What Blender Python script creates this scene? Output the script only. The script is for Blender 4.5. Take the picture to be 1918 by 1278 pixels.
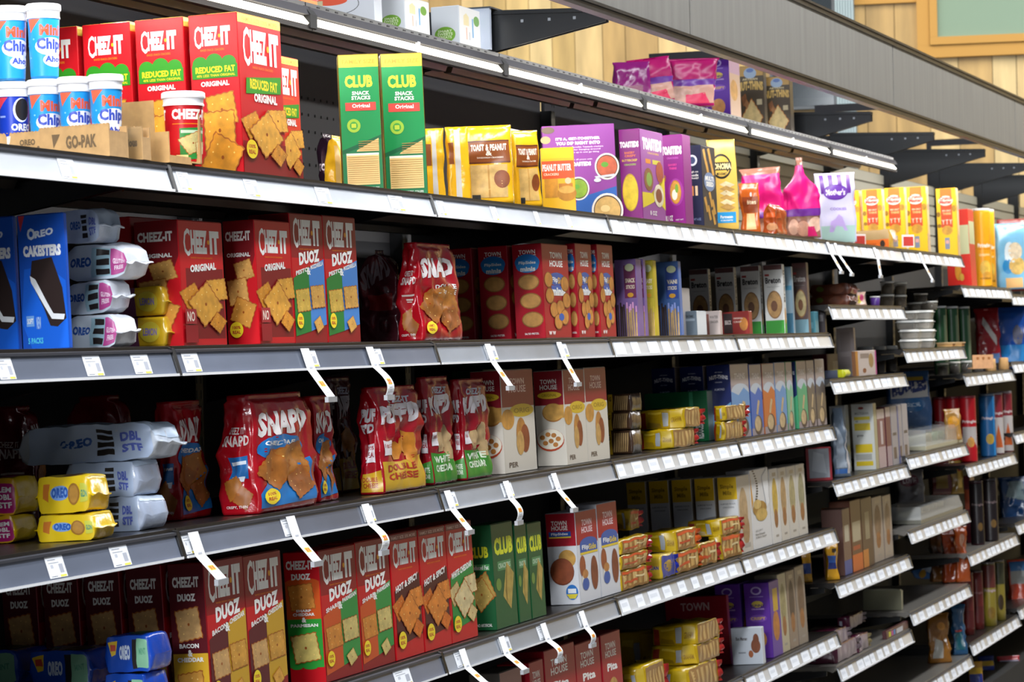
import bpy, bmesh, math, random
import numpy as np
from mathutils import Matrix, Vector, noise
random.seed(4)
SC = bpy.context.scene
for o in list(bpy.data.objects): bpy.data.objects.remove(o)
COL = SC.collection

# ------------------------------------------------------------------ camera
W, H, F = 1918, 1278, 5500.0
YAW, PITCH, ROLL = .3249, .0004, -.024
CZ = 1.55
CAM = Vector((-4.3075, -2.0138, CZ))
_f = Vector((math.cos(YAW)*math.cos(PITCH), math.sin(YAW)*math.cos(PITCH), math.sin(PITCH)))
_r = Vector((math.sin(YAW), -math.cos(YAW), 0)); _u = _r.cross(_f)
_c, _s = math.cos(ROLL), math.sin(ROLL)
_r, _u = _c*_r+_s*_u, -_s*_r+_c*_u
cd = bpy.data.cameras.new('camera'); cam = bpy.data.objects.new('camera', cd); COL.objects.link(cam)
M = Matrix(((_r.x, _u.x, -_f.x, CAM.x), (_r.y, _u.y, -_f.y, CAM.y), (_r.z, _u.z, -_f.z, CAM.z), (0, 0, 0, 1)))
cam.matrix_world = M
cd.sensor_width = 36; cd.lens = F/W*36; cd.clip_end = 200; cd.clip_start = .05
cd.dof.use_dof = True; cd.dof.focus_distance = 5.6; cd.dof.aperture_fstop = 16
SC.camera = cam

# ------------------------------------------------------------------ light
wd = bpy.data.worlds.new('store_air'); SC.world = wd; wd.use_nodes = True
bg = wd.node_tree.nodes['Background']; bg.inputs[0].default_value = (.80, .86, 1, 1); bg.inputs[1].default_value = .12
def area(name, loc, sx, sy, power, rot, col=(1, .97, .92)):
    l = bpy.data.lights.new(name, 'AREA'); l.shape = 'RECTANGLE'; l.size = sx; l.size_y = sy; l.energy = power; l.color = col
    o = bpy.data.objects.new(name, l); COL.objects.link(o); o.location = loc; o.rotation_euler = rot; return o
# LED run under the fascia, LED run under the lip of the topmost shelf, ceiling rows over the aisle
area('canopy_light', (3.6, -.100, CZ+.742), 13, .02, 62, (math.radians(14), 0, 0), (1, .98, .95))
area('shelf_light', (2.9, .285, CZ+.628), 8.6, .015, 17, (math.radians(-38), 0, 0), (1, .96, .88))
area('ceiling_light', (0, -1.3, 4.2), 26, .3, 520, (0, 0, 0), (.93, .96, 1))
area('ceiling_light', (10.5, 1.5, 4.7), 3, 6, 190, (0, math.radians(-18), 0), (1, .93, .78))
# daylight from the shop front, far behind the camera
area('storefront_light', (-12, -1.5, 4.3), 1.6, 3, 950, (0, math.radians(-77), math.radians(6)), (.90, .95, 1))
vs = SC.view_settings; vs.view_transform = 'Standard'; vs.look = 'None'; vs.gamma = 1; vs.use_curve_mapping = False; vs.exposure = .35

# ------------------------------------------------------------------ projection helpers (pixel -> place in the store)
def proj(p):
    d = Vector(p)-CAM; z = d.dot(_f)
    return (W/2+F*d.dot(_r)/z, H/2-F*d.dot(_u)/z)
def ray(x, y): return _f+_r*((x-W/2)/F)-_u*((y-H/2)/F)
def atY(x, y, Y):
    r = ray(x, y); return CAM+r*((Y-CAM.y)/r.y)
def atX(x, y, X):
    r = ray(x, y); return CAM+r*((X-CAM.x)/r.x)
BAY = 1.22
RH = .047       # deck surface above the lower edge of the rail
TILT = dict(Z=.02, A=.024, B=.030, C=.035, D=.045, E=.05)
HZ = {k: CZ+v for k, v in dict(A=.2554, B=-.0402, C=-.3341, D=-.661, E=-.9915).items()}
HZ['Z'] = CZ+.655
FY = dict(Z=.27)      # front edge of each shelf
# shelves of the farther bays: lower rail edge taken at the near end of the bay
def _z(x, y): return atY(x, y, 0).z
for k, x, y in (('F1', 1560, 598), ('F2', 1566, 738), ('F3', 1571, 929), ('F4', 1574, 1120), ('F5', 1576.5, 1277),
                ('G1', 1701, 679), ('G2', 1705, 879), ('G3', 1708.5, 1018.6), ('G4', 1712, 1172), ('G5', 1714, 1320),
                ('H1', 1810, 556), ('H2', 1813, 723), ('H3', 1818, 893), ('H4', 1822, 1059), ('H5', 1823, 1228.5),
                ('I1', 1904, 571), ('I2', 1905, 698), ('I3', 1909, 830), ('I4', 1911, 1000), ('I5', 1913, 1160)):
    HZ[k] = _z(x, y); TILT[k] = .035
def base(S, Y):     # deck height at depth Y
    return HZ[S]+RH-(Y-FY.get(S, 0)-.02)*math.tan(TILT[S])

# ------------------------------------------------------------------ materials
_mats = {}
def lin(h):
    h = h.lstrip('#'); v = [int(h[i:i+2], 16)/255 for i in (0, 2, 4)]
    return [(c/12.92 if c <= .04045 else ((c+.055)/1.055)**2.4) for c in v]+[1]
def mat(h, kind='card'):
    key = (h, kind)
    if key in _mats: return _mats[key]
    m = bpy.data.materials.new(f'{kind}_{h.lstrip("#")}'); m.use_nodes = True
    nt = m.node_tree; b = nt.nodes['Principled BSDF']; c = lin(h); b.inputs['Base Color'].default_value = c
    def noise_bump(scale, strength, dist=.002, detail=3):
        n = nt.nodes.new('ShaderNodeTexNoise'); n.inputs['Scale'].default_value = scale; n.inputs['Detail'].default_value = detail
        tc = nt.nodes.new('ShaderNodeTexCoord'); nt.links.new(tc.outputs['Object'], n.inputs['Vector'])
        bp = nt.nodes.new('ShaderNodeBump'); bp.inputs['Strength'].default_value = strength; bp.inputs['Distance'].default_value = dist
        nt.links.new(n.outputs['Fac'], bp.inputs['Height']); nt.links.new(bp.outputs['Normal'], b.inputs['Normal']); return n
    def vary(scale, amt, stretch=(1, 1, 1), dark=None):
        tc = nt.nodes.new('ShaderNodeTexCoord'); mp = nt.nodes.new('ShaderNodeMapping'); mp.inputs['Scale'].default_value = stretch
        n = nt.nodes.new('ShaderNodeTexNoise'); n.inputs['Scale'].default_value = scale; n.inputs['Detail'].default_value = 5
        mx = nt.nodes.new('ShaderNodeMix'); mx.data_type = 'RGBA'; mx.inputs[6].default_value = c
        mx.inputs[7].default_value = lin(dark) if dark else [q*(1-amt) for q in c[:3]]+[1]
        r = nt.nodes.new('ShaderNodeValToRGB'); r.color_ramp.elements[0].position = .35; r.color_ramp.elements[1].position = .65
        nt.links.new(tc.outputs['Object'], mp.inputs[0]); nt.links.new(mp.outputs[0], n.inputs['Vector'])
        nt.links.new(n.outputs['Fac'], r.inputs[0]); nt.links.new(r.outputs[0], mx.inputs[0]); nt.links.new(mx.outputs[2], b.inputs['Base Color'])
    if kind == 'card': b.inputs['Roughness'].default_value = .33; noise_bump(90, .12, .0006)
    elif kind == 'ink': b.inputs['Roughness'].default_value = .33
    elif kind == 'film':
        b.inputs['Roughness'].default_value = .2; b.inputs['Specular IOR Level'].default_value = .6; noise_bump(38, .9, .0022, 4)
    elif kind == 'clear':
        b.inputs['Roughness'].default_value = .12; b.inputs['Alpha'].default_value = .35; noise_bump(45, .9, .002)
    elif kind == 'glassy':
        b.inputs['Roughness'].default_value = .1; b.inputs['Alpha'].default_value = .45
    elif kind == 'bake': b.inputs['Roughness'].default_value = .45; vary(48, .30);  
    elif kind == 'metal': b.inputs['Roughness'].default_value = .38; b.inputs['Metallic'].default_value = .55; vary(3, .15, (.3, 4, 4))
    elif kind == 'plastic': b.inputs['Roughness'].default_value = .3
    elif kind == 'rail':
        b.inputs['Roughness'].default_value = .22; b.inputs['Coat Weight'].default_value = .6; b.inputs['Coat Roughness'].default_value = .08; vary(2.2, .30, (1, .2, 3))
    elif kind == 'matte': b.inputs['Roughness'].default_value = .75
    elif kind == 'kraft': b.inputs['Roughness'].default_value = .85; vary(60, .14)
    elif kind == 'laminate': b.inputs['Roughness'].default_value = .5; vary(5, .16, (5, 5, .35))
    elif kind == 'wood': b.inputs['Roughness'].default_value = .55; vary(3.2, .35, (3, 7, .45))
    elif kind == 'glow':
        b.inputs['Emission Color'].default_value = c; b.inputs['Emission Strength'].default_value = 3.2
    _mats[key] = m; return m

# ------------------------------------------------------------------ mesh builder
class MB:
    def __init__(s): s.v = []; s.f = []; s.m = []; s.ms = []
    def mi(s, m):
        if m not in s.ms: s.ms.append(m)
        return s.ms.index(m)
    def add(s, vs, fs, m):
        k = len(s.v); i = s.mi(m); s.v += [tuple(p) for p in vs]
        for f in fs: s.f.append(tuple(k+q for q in f)); s.m.append(i)
    def box(s, a, b, m, skew=None):
        x0, y0, z0 = a; x1, y1, z1 = b
        v = [(x0, y0, z0), (x1, y0, z0), (x1, y1, z0), (x0, y1, z0), (x0, y0, z1), (x1, y0, z1), (x1, y1, z1), (x0, y1, z1)]
        s.add(v, [(0, 3, 2, 1), (4, 5, 6, 7), (0, 1, 5, 4), (1, 2, 6, 5), (2, 3, 7, 6), (3, 0, 4, 7)], m)
    def prism(s, prof, x0, x1, m):      # profile in (y,z), extruded along x
        n = len(prof); v = [(x0, y, z) for y, z in prof]+[(x1, y, z) for y, z in prof]
        f = [(i, (i+1) % n, n+(i+1) % n, n+i) for i in range(n)]+[tuple(range(n))[::-1], tuple(range(n, 2*n))]
        s.add(v, f, m)
    def mesh(s, name, smooth=False):
        me = bpy.data.meshes.new(name); me.from_pydata(s.v, [], s.f)
        for m in s.ms: me.materials.append(m)
        me.polygons.foreach_set('material_index', s.m)
        if smooth: me.polygons.foreach_set('use_smooth', [True]*len(s.f))
        me.update(); return me
    def build(s, name, parent=None, loc=None, smooth=False):
        o = bpy.data.objects.new(name, s.mesh(name, smooth)); COL.objects.link(o)
        if parent: o.parent = parent
        if loc is not None: o.location = loc
        return o
def tag(o, label=None, cat=None, group=None, kind=None):
    if label: o['label'] = label
    if cat: o['category'] = cat
    if group: o['group'] = group
    if kind: o['kind'] = kind
    return o
def empty(name, loc=(0, 0, 0)):
    o = bpy.data.objects.new(name, None); COL.objects.link(o); o.location = loc; o.empty_display_size = .05; return o

# ------------------------------------------------------------------ artwork: flat prims in the unit square of a panel
_txt = {}
def text_geo(s, bold):
    k = (s, bold)
    if k not in _txt:
        c = bpy.data.curves.new('t', 'FONT'); c.body = s; c.resolution_u = 2; c.offset = bold; c.space_character = 1+bold
        o = bpy.data.objects.new('t', c); COL.objects.link(o); bpy.context.view_layer.update()
        me = bpy.data.meshes.new_from_object(o); bpy.data.objects.remove(o)
        v = [(p.co.x, p.co.y) for p in me.vertices]; f = [tuple(q.vertices) for q in me.polygons]
        xs = [p[0] for p in v]; ys = [p[1] for p in v]; x0, x1, y0, y1 = min(xs), max(xs), min(ys), max(ys)
        v = [((x-x0)/(x1-x0), (y-y0)/(y1-y0)) for x, y in v]; _txt[k] = (v, f); bpy.data.meshes.remove(me)
    return _txt[k]
def P(pts, col, kind='ink'): return (list(pts), [tuple(range(len(pts)))], col, kind)
def R(x0, y0, x1, y1, col, kind='ink'): return P([(x0, y0), (x1, y0), (x1, y1), (x0, y1)], col, kind)
def El(cx, cy, rx, ry, col, kind='ink', n=20):
    return P([(cx+rx*math.cos(2*math.pi*i/n), cy+ry*math.sin(2*math.pi*i/n)) for i in range(n)], col, kind)
def T(s, x0, y0, x1, y1, col, bold=.02, slope=0, curve=0):
    v, f = text_geo(s, bold)
    return ([(x0+(x1-x0)*a, y0+(y1-y0)*b+slope*a*(x1-x0)+curve*math.sin(math.pi*a)) for a, b in v], f, col, 'ink')
def Tr(s, x0, y0, x1, y1, col, bold=.02):   # text running up the panel
    v, f = text_geo(s, bold)
    return ([(x1-(x1-x0)*b, y0+(y1-y0)*a) for a, b in v], f, col, 'ink')
def Cr(cx, cy, r, rot, col='#D98A22', asp=1.0, sx=1.0, edge='#B5651A', hole=True):     # square baked cracker with pinked edge and centre hole
    out = []
    for rr, c in ((1.0, edge), (.93, col)):
        pts = []; n = 9
        for sd in range(4):
            for i in range(n):
                t = -1+2*i/n; q = 1.0 if i % 2 else .93
                p = [(t, -q), (q, t), (-t, q), (-q, -t)][sd]; pts.append(p)
        ca, sa = math.cos(rot), math.sin(rot)
        out.append(P([(cx+r*rr*sx*(x*ca-y*sa), cy+r*rr*asp*(x*sa+y*ca)) for x, y in pts], c, 'bake'))
    if hole:
        ca, sa = math.cos(rot), math.sin(rot)
        out.append(El(cx, cy, r*.085*sx, r*.10*asp, '#9A4E14', 'ink', 8))
        for a_, b_ in ((.5, .5), (-.55, .45), (.5, -.55), (-.5, -.5), (.1, .62), (-.62, 0)):
            out.append(El(cx+r*sx*(a_*ca-b_*sa), cy+r*asp*(a_*sa+b_*ca), r*.045*sx, r*.045*asp, '#F7D27A', 'ink', 6))
    return out
def flat(*a):
    o = []
    for x in a: o += flat(*x) if isinstance(x, list) else [x]
    return o
STEP = .00007
def put_flat(mb, prims, O, U, V, N, off=.0003):
    O, U, V, N = map(Vector, (O, U, V, N)); k = 0
    for vs_, fs, c, kd in prims:
        d = off+STEP*k; k += 1
        mb.add([O+U*x+V*y+N*d for x, y in vs_], fs, mat(c, kd))

# ------------------------------------------------------------------ cartons
_cart = {}
def carton_mesh(w, d, h, col, side, front, key, top=None, edge=None):
    kk = (round(w, 3), round(d, 3), round(h, 3), key)
    if kk in _cart: return _cart[kk]
    mb = MB(); m = mat(col)
    bm = bmesh.new(); bmesh.ops.create_cube(bm, size=1)
    for v in bm.verts: v.co = Vector(((v.co.x+.5)*w, (v.co.y+.5)*d, (v.co.z+.5)*h))
    bmesh.ops.bevel(bm, geom=bm.edges[:], offset=.0011, segments=1, affect='EDGES')
    mb.add([v.co[:] for v in bm.verts], [[v.index for v in f.verts] for f in bm.faces], m); bm.free()
    # tucked flap on the top with its seam, glued flap underneath
    mt = mat(top or col); e = .002
    mb.box((e, e, h-.0002), (w-e, d*.62, h+.0006), mt); mb.box((e, d*.66, h-.0004), (w-e, d-e, h+.0003), mt)
    if side: put_flat(mb, side, (0, d-.0012, .0012), (0, -(d-.0024), 0), (0, 0, h-.0024), (-1, 0, 0))
    if front: put_flat(mb, front, (.0012, 0, .0012), (w-.0024, 0, 0), (0, 0, h-.0024), (0, -1, 0))
    _cart[kk] = mb.mesh('carton'); return _cart[kk]
THINGS = []
def place(o, X, Y, Z, tilt, yaw=0, roll=0):
    o.location = (X, Y, Z); o.rotation_mode = 'QUATERNION'
    o.rotation_quaternion = (Matrix.Rotation(-tilt, 4, 'X') @ Matrix.Rotation(yaw, 4, 'Z') @ Matrix.Rotation(roll, 4, 'X')).to_quaternion()
def solve_top(S, x, y, Y, zb=None):
    """X and height of an upright edge standing on shelf S at depth Y whose top shows at pixel x,y"""
    t = TILT[S]; z0 = base(S, Y) if zb is None else zb; h = .2
    for _ in range(6):
        p = atY(x, y, Y+h*math.sin(t)); h = (p.z-z0)/math.cos(t)
    return p.x, h, z0
def solve_X(x, Y, z):
    yy = 600
    for _ in range(5):
        p = atY(x, yy, Y); yy = proj((p.x, Y, z))[1]
    return p.x
def bx(S, xl, xc, xr, yt, col, side, front, key, name, label, cat='box', group=None, Y=.03, zb=None, d=.075, w=None, yaw=0, top=None, n=0, gap=.004):
    X, h, z0 = solve_top(S, xc, yt, Y, zb); t = TILT[S]; yt_ = Y+h*math.sin(t); zt = z0+h*math.cos(t)
    if w is None: w = solve_X(xr, yt_, zt)-X
    if xl is not None:
        p = atX(xl, yt, X); d = max(.01, p.y-yt_)
    h = round(h, 3); w = round(w, 3); d = round(d, 3)
    o = bpy.data.objects.new(name, carton_mesh(w, d, h, col, side, front, key, top)); COL.objects.link(o)
    place(o, X, Y, z0+.0006, t, yaw); tag(o, label, cat, group)
    o['_w'] = w; o['_d'] = d; o['_h'] = h
    return o
def clone(o, loc, label=None):
    c = o.copy(); COL.objects.link(c); c.location = loc
    for ch in o.children:
        k = ch.copy(); COL.objects.link(k); k.parent = c
    if label: c['label'] = label
    return c
def behind(o, S, label, n=1, gap=.006):      # same carton, one place deeper on the shelf
    Y = o.location.y+n*(o['_d']+gap)
    return clone(o, (o.location.x, Y, o.location.z-(Y-o.location.y)*math.tan(TILT[S])), label)

# ------------------------------------------------------------------ soft packs, tubs, cans: a wrapped surface P(s, v)
def square(s):
    s %= 1; q = s*4; i = int(q); f = q-i
    return [(-1, 1-2*f), (-1+2*f, -1), (1, -1+2*f), (1-2*f, 1)][i]     # left side (back>front), front, right, back
def bilin(G, s, v, Ns, Nv):
    a = min(max(s, 0), .99999)*Ns; b = min(max(v, 0), .99999)*Nv; i, j = int(a), int(b); fa, fb = a-i, b-j
    return (G[i][j]*(1-fa)+G[i+1][j]*fa)*(1-fb)+(G[i][j+1]*(1-fa)+G[i+1][j+1]*fa)*fb
def wrap(mb, Pf, Ns, Nv, mbase, arts=(), caps=True, off=.0007):
    G = [[Vector(Pf(i/Ns, j/Nv)) for j in range(Nv+1)] for i in range(Ns+1)]
    for j in range(Nv+1): G[Ns][j] = G[0][j]
    N = [[None]*(Nv+1) for _ in range(Ns+1)]
    for i in range(Ns+1):
        for j in range(Nv+1):
            a = G[(i+1) % Ns][j]-G[(i-1) % Ns][j]; b = G[i][min(j+1, Nv)]-G[i][max(j-1, 0)]
            n = a.cross(b); N[i][j] = n.normalized() if n.length > 1e-12 else Vector((0, 0, 0))
    ctr = sum((G[i][j] for i in range(Ns) for j in range(Nv+1)), Vector())/(Ns*(Nv+1))
    flip = sum(N[i][j].dot(G[i][j]-ctr) for i in range(Ns) for j in range(Nv+1)) < 0
    if flip: N = [[-n for n in r] for r in N]
    vs_ = [G[i][j] for i in range(Ns) for j in range(Nv+1)]
    fs = [(i*(Nv+1)+j, ((i+1) % Ns)*(Nv+1)+j, ((i+1) % Ns)*(Nv+1)+j+1, i*(Nv+1)+j+1) for i in range(Ns) for j in range(Nv)]
    if caps:
        fs.append([i*(Nv+1) for i in range(Ns)][::-1]); fs.append([i*(Nv+1)+Nv for i in range(Ns)])
    if flip: fs = [tuple(f)[::-1] for f in fs]
    mb.add(vs_, fs, mbase)
    for s0, s1, v0, v1, prims, swap in arts:
        for k, (pv, pf, c, kd) in enumerate(prims):
            bm = bmesh.new()
            q = [bm.verts.new(((s0+(s1-s0)*(y if swap else x)), (v0+(v1-v0)*(x if swap else y)), 0)) for x, y in pv]
            for f in pf:
                try: bm.faces.new([q[t] for t in f])
                except ValueError: pass
            xs = [p.co.x for p in q]; ys = [p.co.y for p in q]
            for i in range(math.floor(min(xs)*Ns)+1, math.ceil(max(xs)*Ns)):
                bmesh.ops.bisect_plane(bm, geom=bm.verts[:]+bm.edges[:]+bm.faces[:], plane_co=(i/Ns, 0, 0), plane_no=(1, 0, 0), dist=1e-6)
            for j in range(math.floor(min(ys)*Nv)+1, math.ceil(max(ys)*Nv)):
                bmesh.ops.bisect_plane(bm, geom=bm.verts[:]+bm.edges[:]+bm.faces[:], plane_co=(0, j/Nv, 0), plane_no=(0, 1, 0), dist=1e-6)
            d = off+STEP*1.3*k; bm.verts.index_update(); out = []
            for p in bm.verts:
                s, v = p.co.x % 1, p.co.y; out.append(bilin(G, s, v, Ns, Nv)+bilin(N, s, v, Ns, Nv)*d)
            mb.add(out, [[t.index for t in f.verts] for f in bm.faces], mat(c, kd if kd != 'ink' else 'ink')); bm.free()
def crum(p, seed, sc):
    return noise.noise_vector(Vector(p)*sc+Vector((seed*7.3, seed*3.1, seed*1.7)))
def bag_P(w, d, h, seed=1, k=.25, bottom=.10, cr=.006, seal=.05, slump=0, flare=0, neck=None, pinch=0):
    """upright bag: flat bottom with gussets, belly, pinched and crimped top"""
    def f(s, v):
        x, y = square(s); r = math.hypot(x, y); x, y = x*(1-k)+x/r*k, y*(1-k)+y/r*k
        tv = max(0, (v-.60)/.40); dd = d*(1-(1-pinch)*tv**2.6)*(1 if v > bottom else .82+.18*(v/bottom)**.5)
        if v > 1-seal: dd = max(.002, d*pinch*.92)
        ww = w*(.95+.05*math.sin(math.pi*min(1, v*1.1)))*(1+flare*tv)
        if neck and v > neck: ww *= 1-.82*math.sin(math.pi/2*min(1, (v-neck)/(1-neck)*1.35))**1.0
        p = Vector((x*ww/2, y*max(dd, .002)/2, v*h))
        n1 = noise.noise(Vector((p.x*1.2, p.y*1.2, p.z*.8))*13+Vector((seed*7.3, 1.1, seed))); n2 = noise.noise(p*27+Vector((seed, seed*3.3, 0))); n3 = noise.noise(Vector((p.x*2.4+p.z*.9, p.y*2.4, p.z*.5))*15+Vector((0, seed*2.2, seed)))
        q_ = -(abs(n1)*2.1+abs(n2)*.9+abs(n3)*1.5*(.4+tv))*cr*1.25; nn_ = Vector((p.x/(ww/2)**2*.5*ww, p.y/(max(dd, .004)/2)**2*.5*max(dd, .004), 0)); nn_ = nn_.normalized() if nn_.length > 1e-6 else Vector((0, 0, 0))
        c = nn_*q_+Vector((0, 0, n2*cr*.6))
        a = math.sin(math.pi*min(1, v*1.02))*.9+.1
        if v > 1-seal: c = Vector((c.x*.3, math.sin(x*9+seed)*(.006 if not pinch else .002)+c.y*.5, noise.noise(Vector((x*2.2, y*2.2, seed)))*.008))
        p += Vector((c.x*a, c.y*a, c.z*a*.6)); p.x += slump*v*v*h; return p
    return f
def soft_obj(name, Pf, Ns, Nv, basec, arts, label, cat, group=None, kind='film', smooth=True):
    mb = MB(); wrap(mb, Pf, Ns, Nv, mat(basec, kind), arts); o = mb.build(name, smooth=smooth); tag(o, label, cat, group); return o
def stand(o, S, x, Y, zb=None, yaw=0, y_=None):
    z0 = base(S, Y) if zb is None else zb
    X = solve_X(x, Y, z0); place(o, X, Y, z0+.001, TILT[S], yaw); return o
def bag(S, x, Y, w, d, h, col, arts, label, name='snack_bag', cat='bag', group=None, yaw=0, zb=None, lean=0, **kw):
    o = soft_obj(name, bag_P(w, d, h, **kw), 44, 30, col, arts, label, cat, group)
    z0 = base(S, Y) if zb is None else zb; X = solve_X(x, Y, z0)
    place(o, X, Y, z0+.001, TILT[S]+lean, yaw); return o
def pack_P(w, L, h, seed=1, fin=.10, k=.12, cr=.003, flat_=.25):
    """flow-wrapped pack lying down, long axis L along +Y(back)->-Y(front), crimped fin at both ends"""
    def f(s, v):
        x, z = square(s)       # s 0..0.25 left side bottom>top, 0.25..0.5 top
        r = math.hypot(x, z); x, z = x*(1-k)+x/r*k, z*(1-k)+z/r*k
        e = min(v, 1-v)/fin
        if e < 1: t = e**.55 if e > .35 else .04; hh = h*max(t, .05); ww = w*(.93+.07*min(1, e))
        else: hh = h; ww = w
        y = L*(.5-v); p = Vector((x*ww/2, y, h/2*(1.0 if e >= 1 else .9+.1*e)+z*hh/2*-1))
        c = crum(p, seed, 17)*cr*.7+crum(p, seed+3, 52)*cr*.35
        if e < .3: c += Vector((0, 0, math.sin(x*5+seed)*.002))
        p += c; p.z = max(p.z, .0003); return p
    return f

# ================================================================== the store around the gondola
L0, L1 = -1.22*2, 1.22*12
mb = MB(); mb.box((-12, -12, -.1), (24, 12, 0), mat('#8C877E', 'plastic')); tag(mb.build('floor'), kind='structure')
# end wall of wide timber planks, closing the view
mb = MB(); wl = -6.2; x = wl; rnd = random.Random(2); cols = ['#D9BC80', '#CDAF72', '#E2C994', '#C4A36A', '#DCC08A', '#BC9C66']
while x < 6.6:
    wd_ = rnd.choice((.115, .14, .17, .2)); mb.box((x, 0, 0), (x+wd_-.004, .03, 4.4), mat(rnd.choice(cols), 'wood')); x += wd_
mb.box((wl, .03, 0), (6.6, .12, 4.4), mat('#3A3026', 'matte'))
wall = mb.build('wall_end'); tag(wall, kind='structure')
WX = 13.2; wall.location = (WX, 0, 0); wall.rotation_euler = (0, 0, math.radians(-90+8))
wm = Matrix.Translation((WX, 0, 0)) @ Matrix.Rotation(math.radians(-90+8), 4, 'Z'); wi = wm.inverted()
def on_wall(x, y):      # wall coordinates of a pixel
    o = wi @ CAM; d = wi.to_3x3() @ ray(x, y); p = o-d*(o.y/d.y); return p.x, p.z
# framed green board
a = on_wall(1757, 71); b = on_wall(2250, 71)
bo = empty('notice_board', wm @ Vector((a[0], -.02, a[1]))); bo.rotation_euler = wall.rotation_euler
tag(bo, 'large pale green board in a double golden wood frame on the plank wall', 'wall board')
w_ = b[0]-a[0]; sc = (a[1]-on_wall(1757, 109)[1])
m = MB(); m.box((-.004, -.02, -.004), (w_+.004, .018, 1.3), mat('#7F9787', 'matte')); m.build('board_panel', bo)
m = MB(); g = mat('#B98D48', 'matte')
for q0, q1, yy in ((0, sc*.38, -.045), (sc*.40, sc, -.03)):
    m.box((-q1, yy, -q1), (w_+q1, .018, -q0), g); m.box((-q1, yy, -q0+.0005), (-q0, .018, 1.3), g); m.box((w_+q0, yy, -q0+.0005), (w_+q1, .018, 1.3), g)
m.build('wooden_frame', bo)
# horizontal golden rail left of the board, grey fluted column, dark opening
p0 = on_wall(1600, 10); p1 = on_wall(1722, 10)
m = MB(); m.box((p0[0], -.03, p0[1]), (p1[0]-.002, -.001, p0[1]+.3), g); o = m.build('trim_1'); o.matrix_world = wm; tag(o, kind='structure')
c0 = on_wall(1566, 20)[0]; c1 = on_wall(1601, 20)[0]
m = MB(); m.box((c0, -.10, 0), (c1, -.002, 4.4), mat('#7E95A0', 'plastic')); n = 7
for i in range(n): m.box((c0+(c1-c0)*(i+.2)/n, -.115, 0), (c0+(c1-c0)*(i+.75)/n, -.1, 4.4), mat('#93A9B2', 'plastic'))
o = m.build('fluted_column'); o.matrix_world = wm; tag(o, 'pale blue-grey fluted metal column standing against the plank wall', 'column')
d0 = on_wall(1440, 20)[0]
m = MB(); m.box((d0, -.05, 2.9), (c0-.003, -.002, 4.4), mat('#222B33', 'plastic')); m.box((d0+.02, -.06, 2.92), (c0-.023, -.05, 4.38), mat('#2C3842', 'glassy')); o = m.build('window_1'); o.matrix_world = wm; tag(o, kind='structure')
# low green and dark signs seen under the fascia
q0 = on_wall(1478, 200); q1 = on_wall(1568, 183)
m = MB(); m.box((q0[0], -.04, q0[1]-.0), (q1[0], -.004, q1[1]), mat('#8FA596', 'matte')); m.box((q0[0], -.045, q0[1]-.02), (q1[0], -.004, q0[1]-.001), mat('#5C6A60', 'matte'))
o = m.build('wall_sign'); o.matrix_world = wm; tag(o, 'small pale green board low on the plank wall, seen between the fascia and the brackets', 'wall board')

# gondola frame: pegboard back, slotted uprights
BK = .55
fr = empty('shelving_unit', (0, BK, 0)); tag(fr, 'long steel gondola frame with slotted black uprights and pegboard backs', 'shelving frame')
for t in range(-2, 12):
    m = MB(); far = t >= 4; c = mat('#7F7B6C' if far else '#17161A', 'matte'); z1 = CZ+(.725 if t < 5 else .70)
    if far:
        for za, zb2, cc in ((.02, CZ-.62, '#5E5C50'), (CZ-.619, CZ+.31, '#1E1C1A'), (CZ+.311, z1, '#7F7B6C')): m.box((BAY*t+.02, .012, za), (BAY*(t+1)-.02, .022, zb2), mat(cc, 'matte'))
    else: m.box((BAY*t+.02, .012, .02), (BAY*(t+1)-.02, .022, z1), c)
    if far:
        zz = CZ+.32
        while zz < z1-.03: m.box((BAY*t+.021, .006, zz), (BAY*(t+1)-.021, .012, zz+.040), mat('#A39E8C', 'matte')); zz += .048
    else:
        hol = mat('#050506', 'matte')
        for r in range(8 if t in (0, 1) else 0):
            for k in range(30): m.box((BAY*t+.05+.038*k, .0095, CZ+.30+.038*r), (BAY*t+.056+.038*k, .012, CZ+.306+.038*r), hol)
    m.build('back_panel', fr)
for t in range(-2, 13):
    m = MB(); m.box((BAY*t-.018, -.02, .01), (BAY*t+.018, .024, CZ+(.80 if t > 4 else .70 if t in (2, 4) else .655)), mat('#0E0F11', 'plastic'))
    z = .2
    while z < CZ+.72: m.box((BAY*t-.012, -.0208, z), (BAY*t-.008, -.0195, z+.018), mat('#60646A', 'metal')); m.box((BAY*t+.008, -.0208, z), (BAY*t+.012, -.0195, z+.018), mat('#60646A', 'metal')); z += .032
    m.build('upright', fr)
m = MB(); m.box((-2.44, -.54, 0), (1.22*12, .02, .10), mat('#141416', 'matte')); m.build('kick_base', fr)

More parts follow.
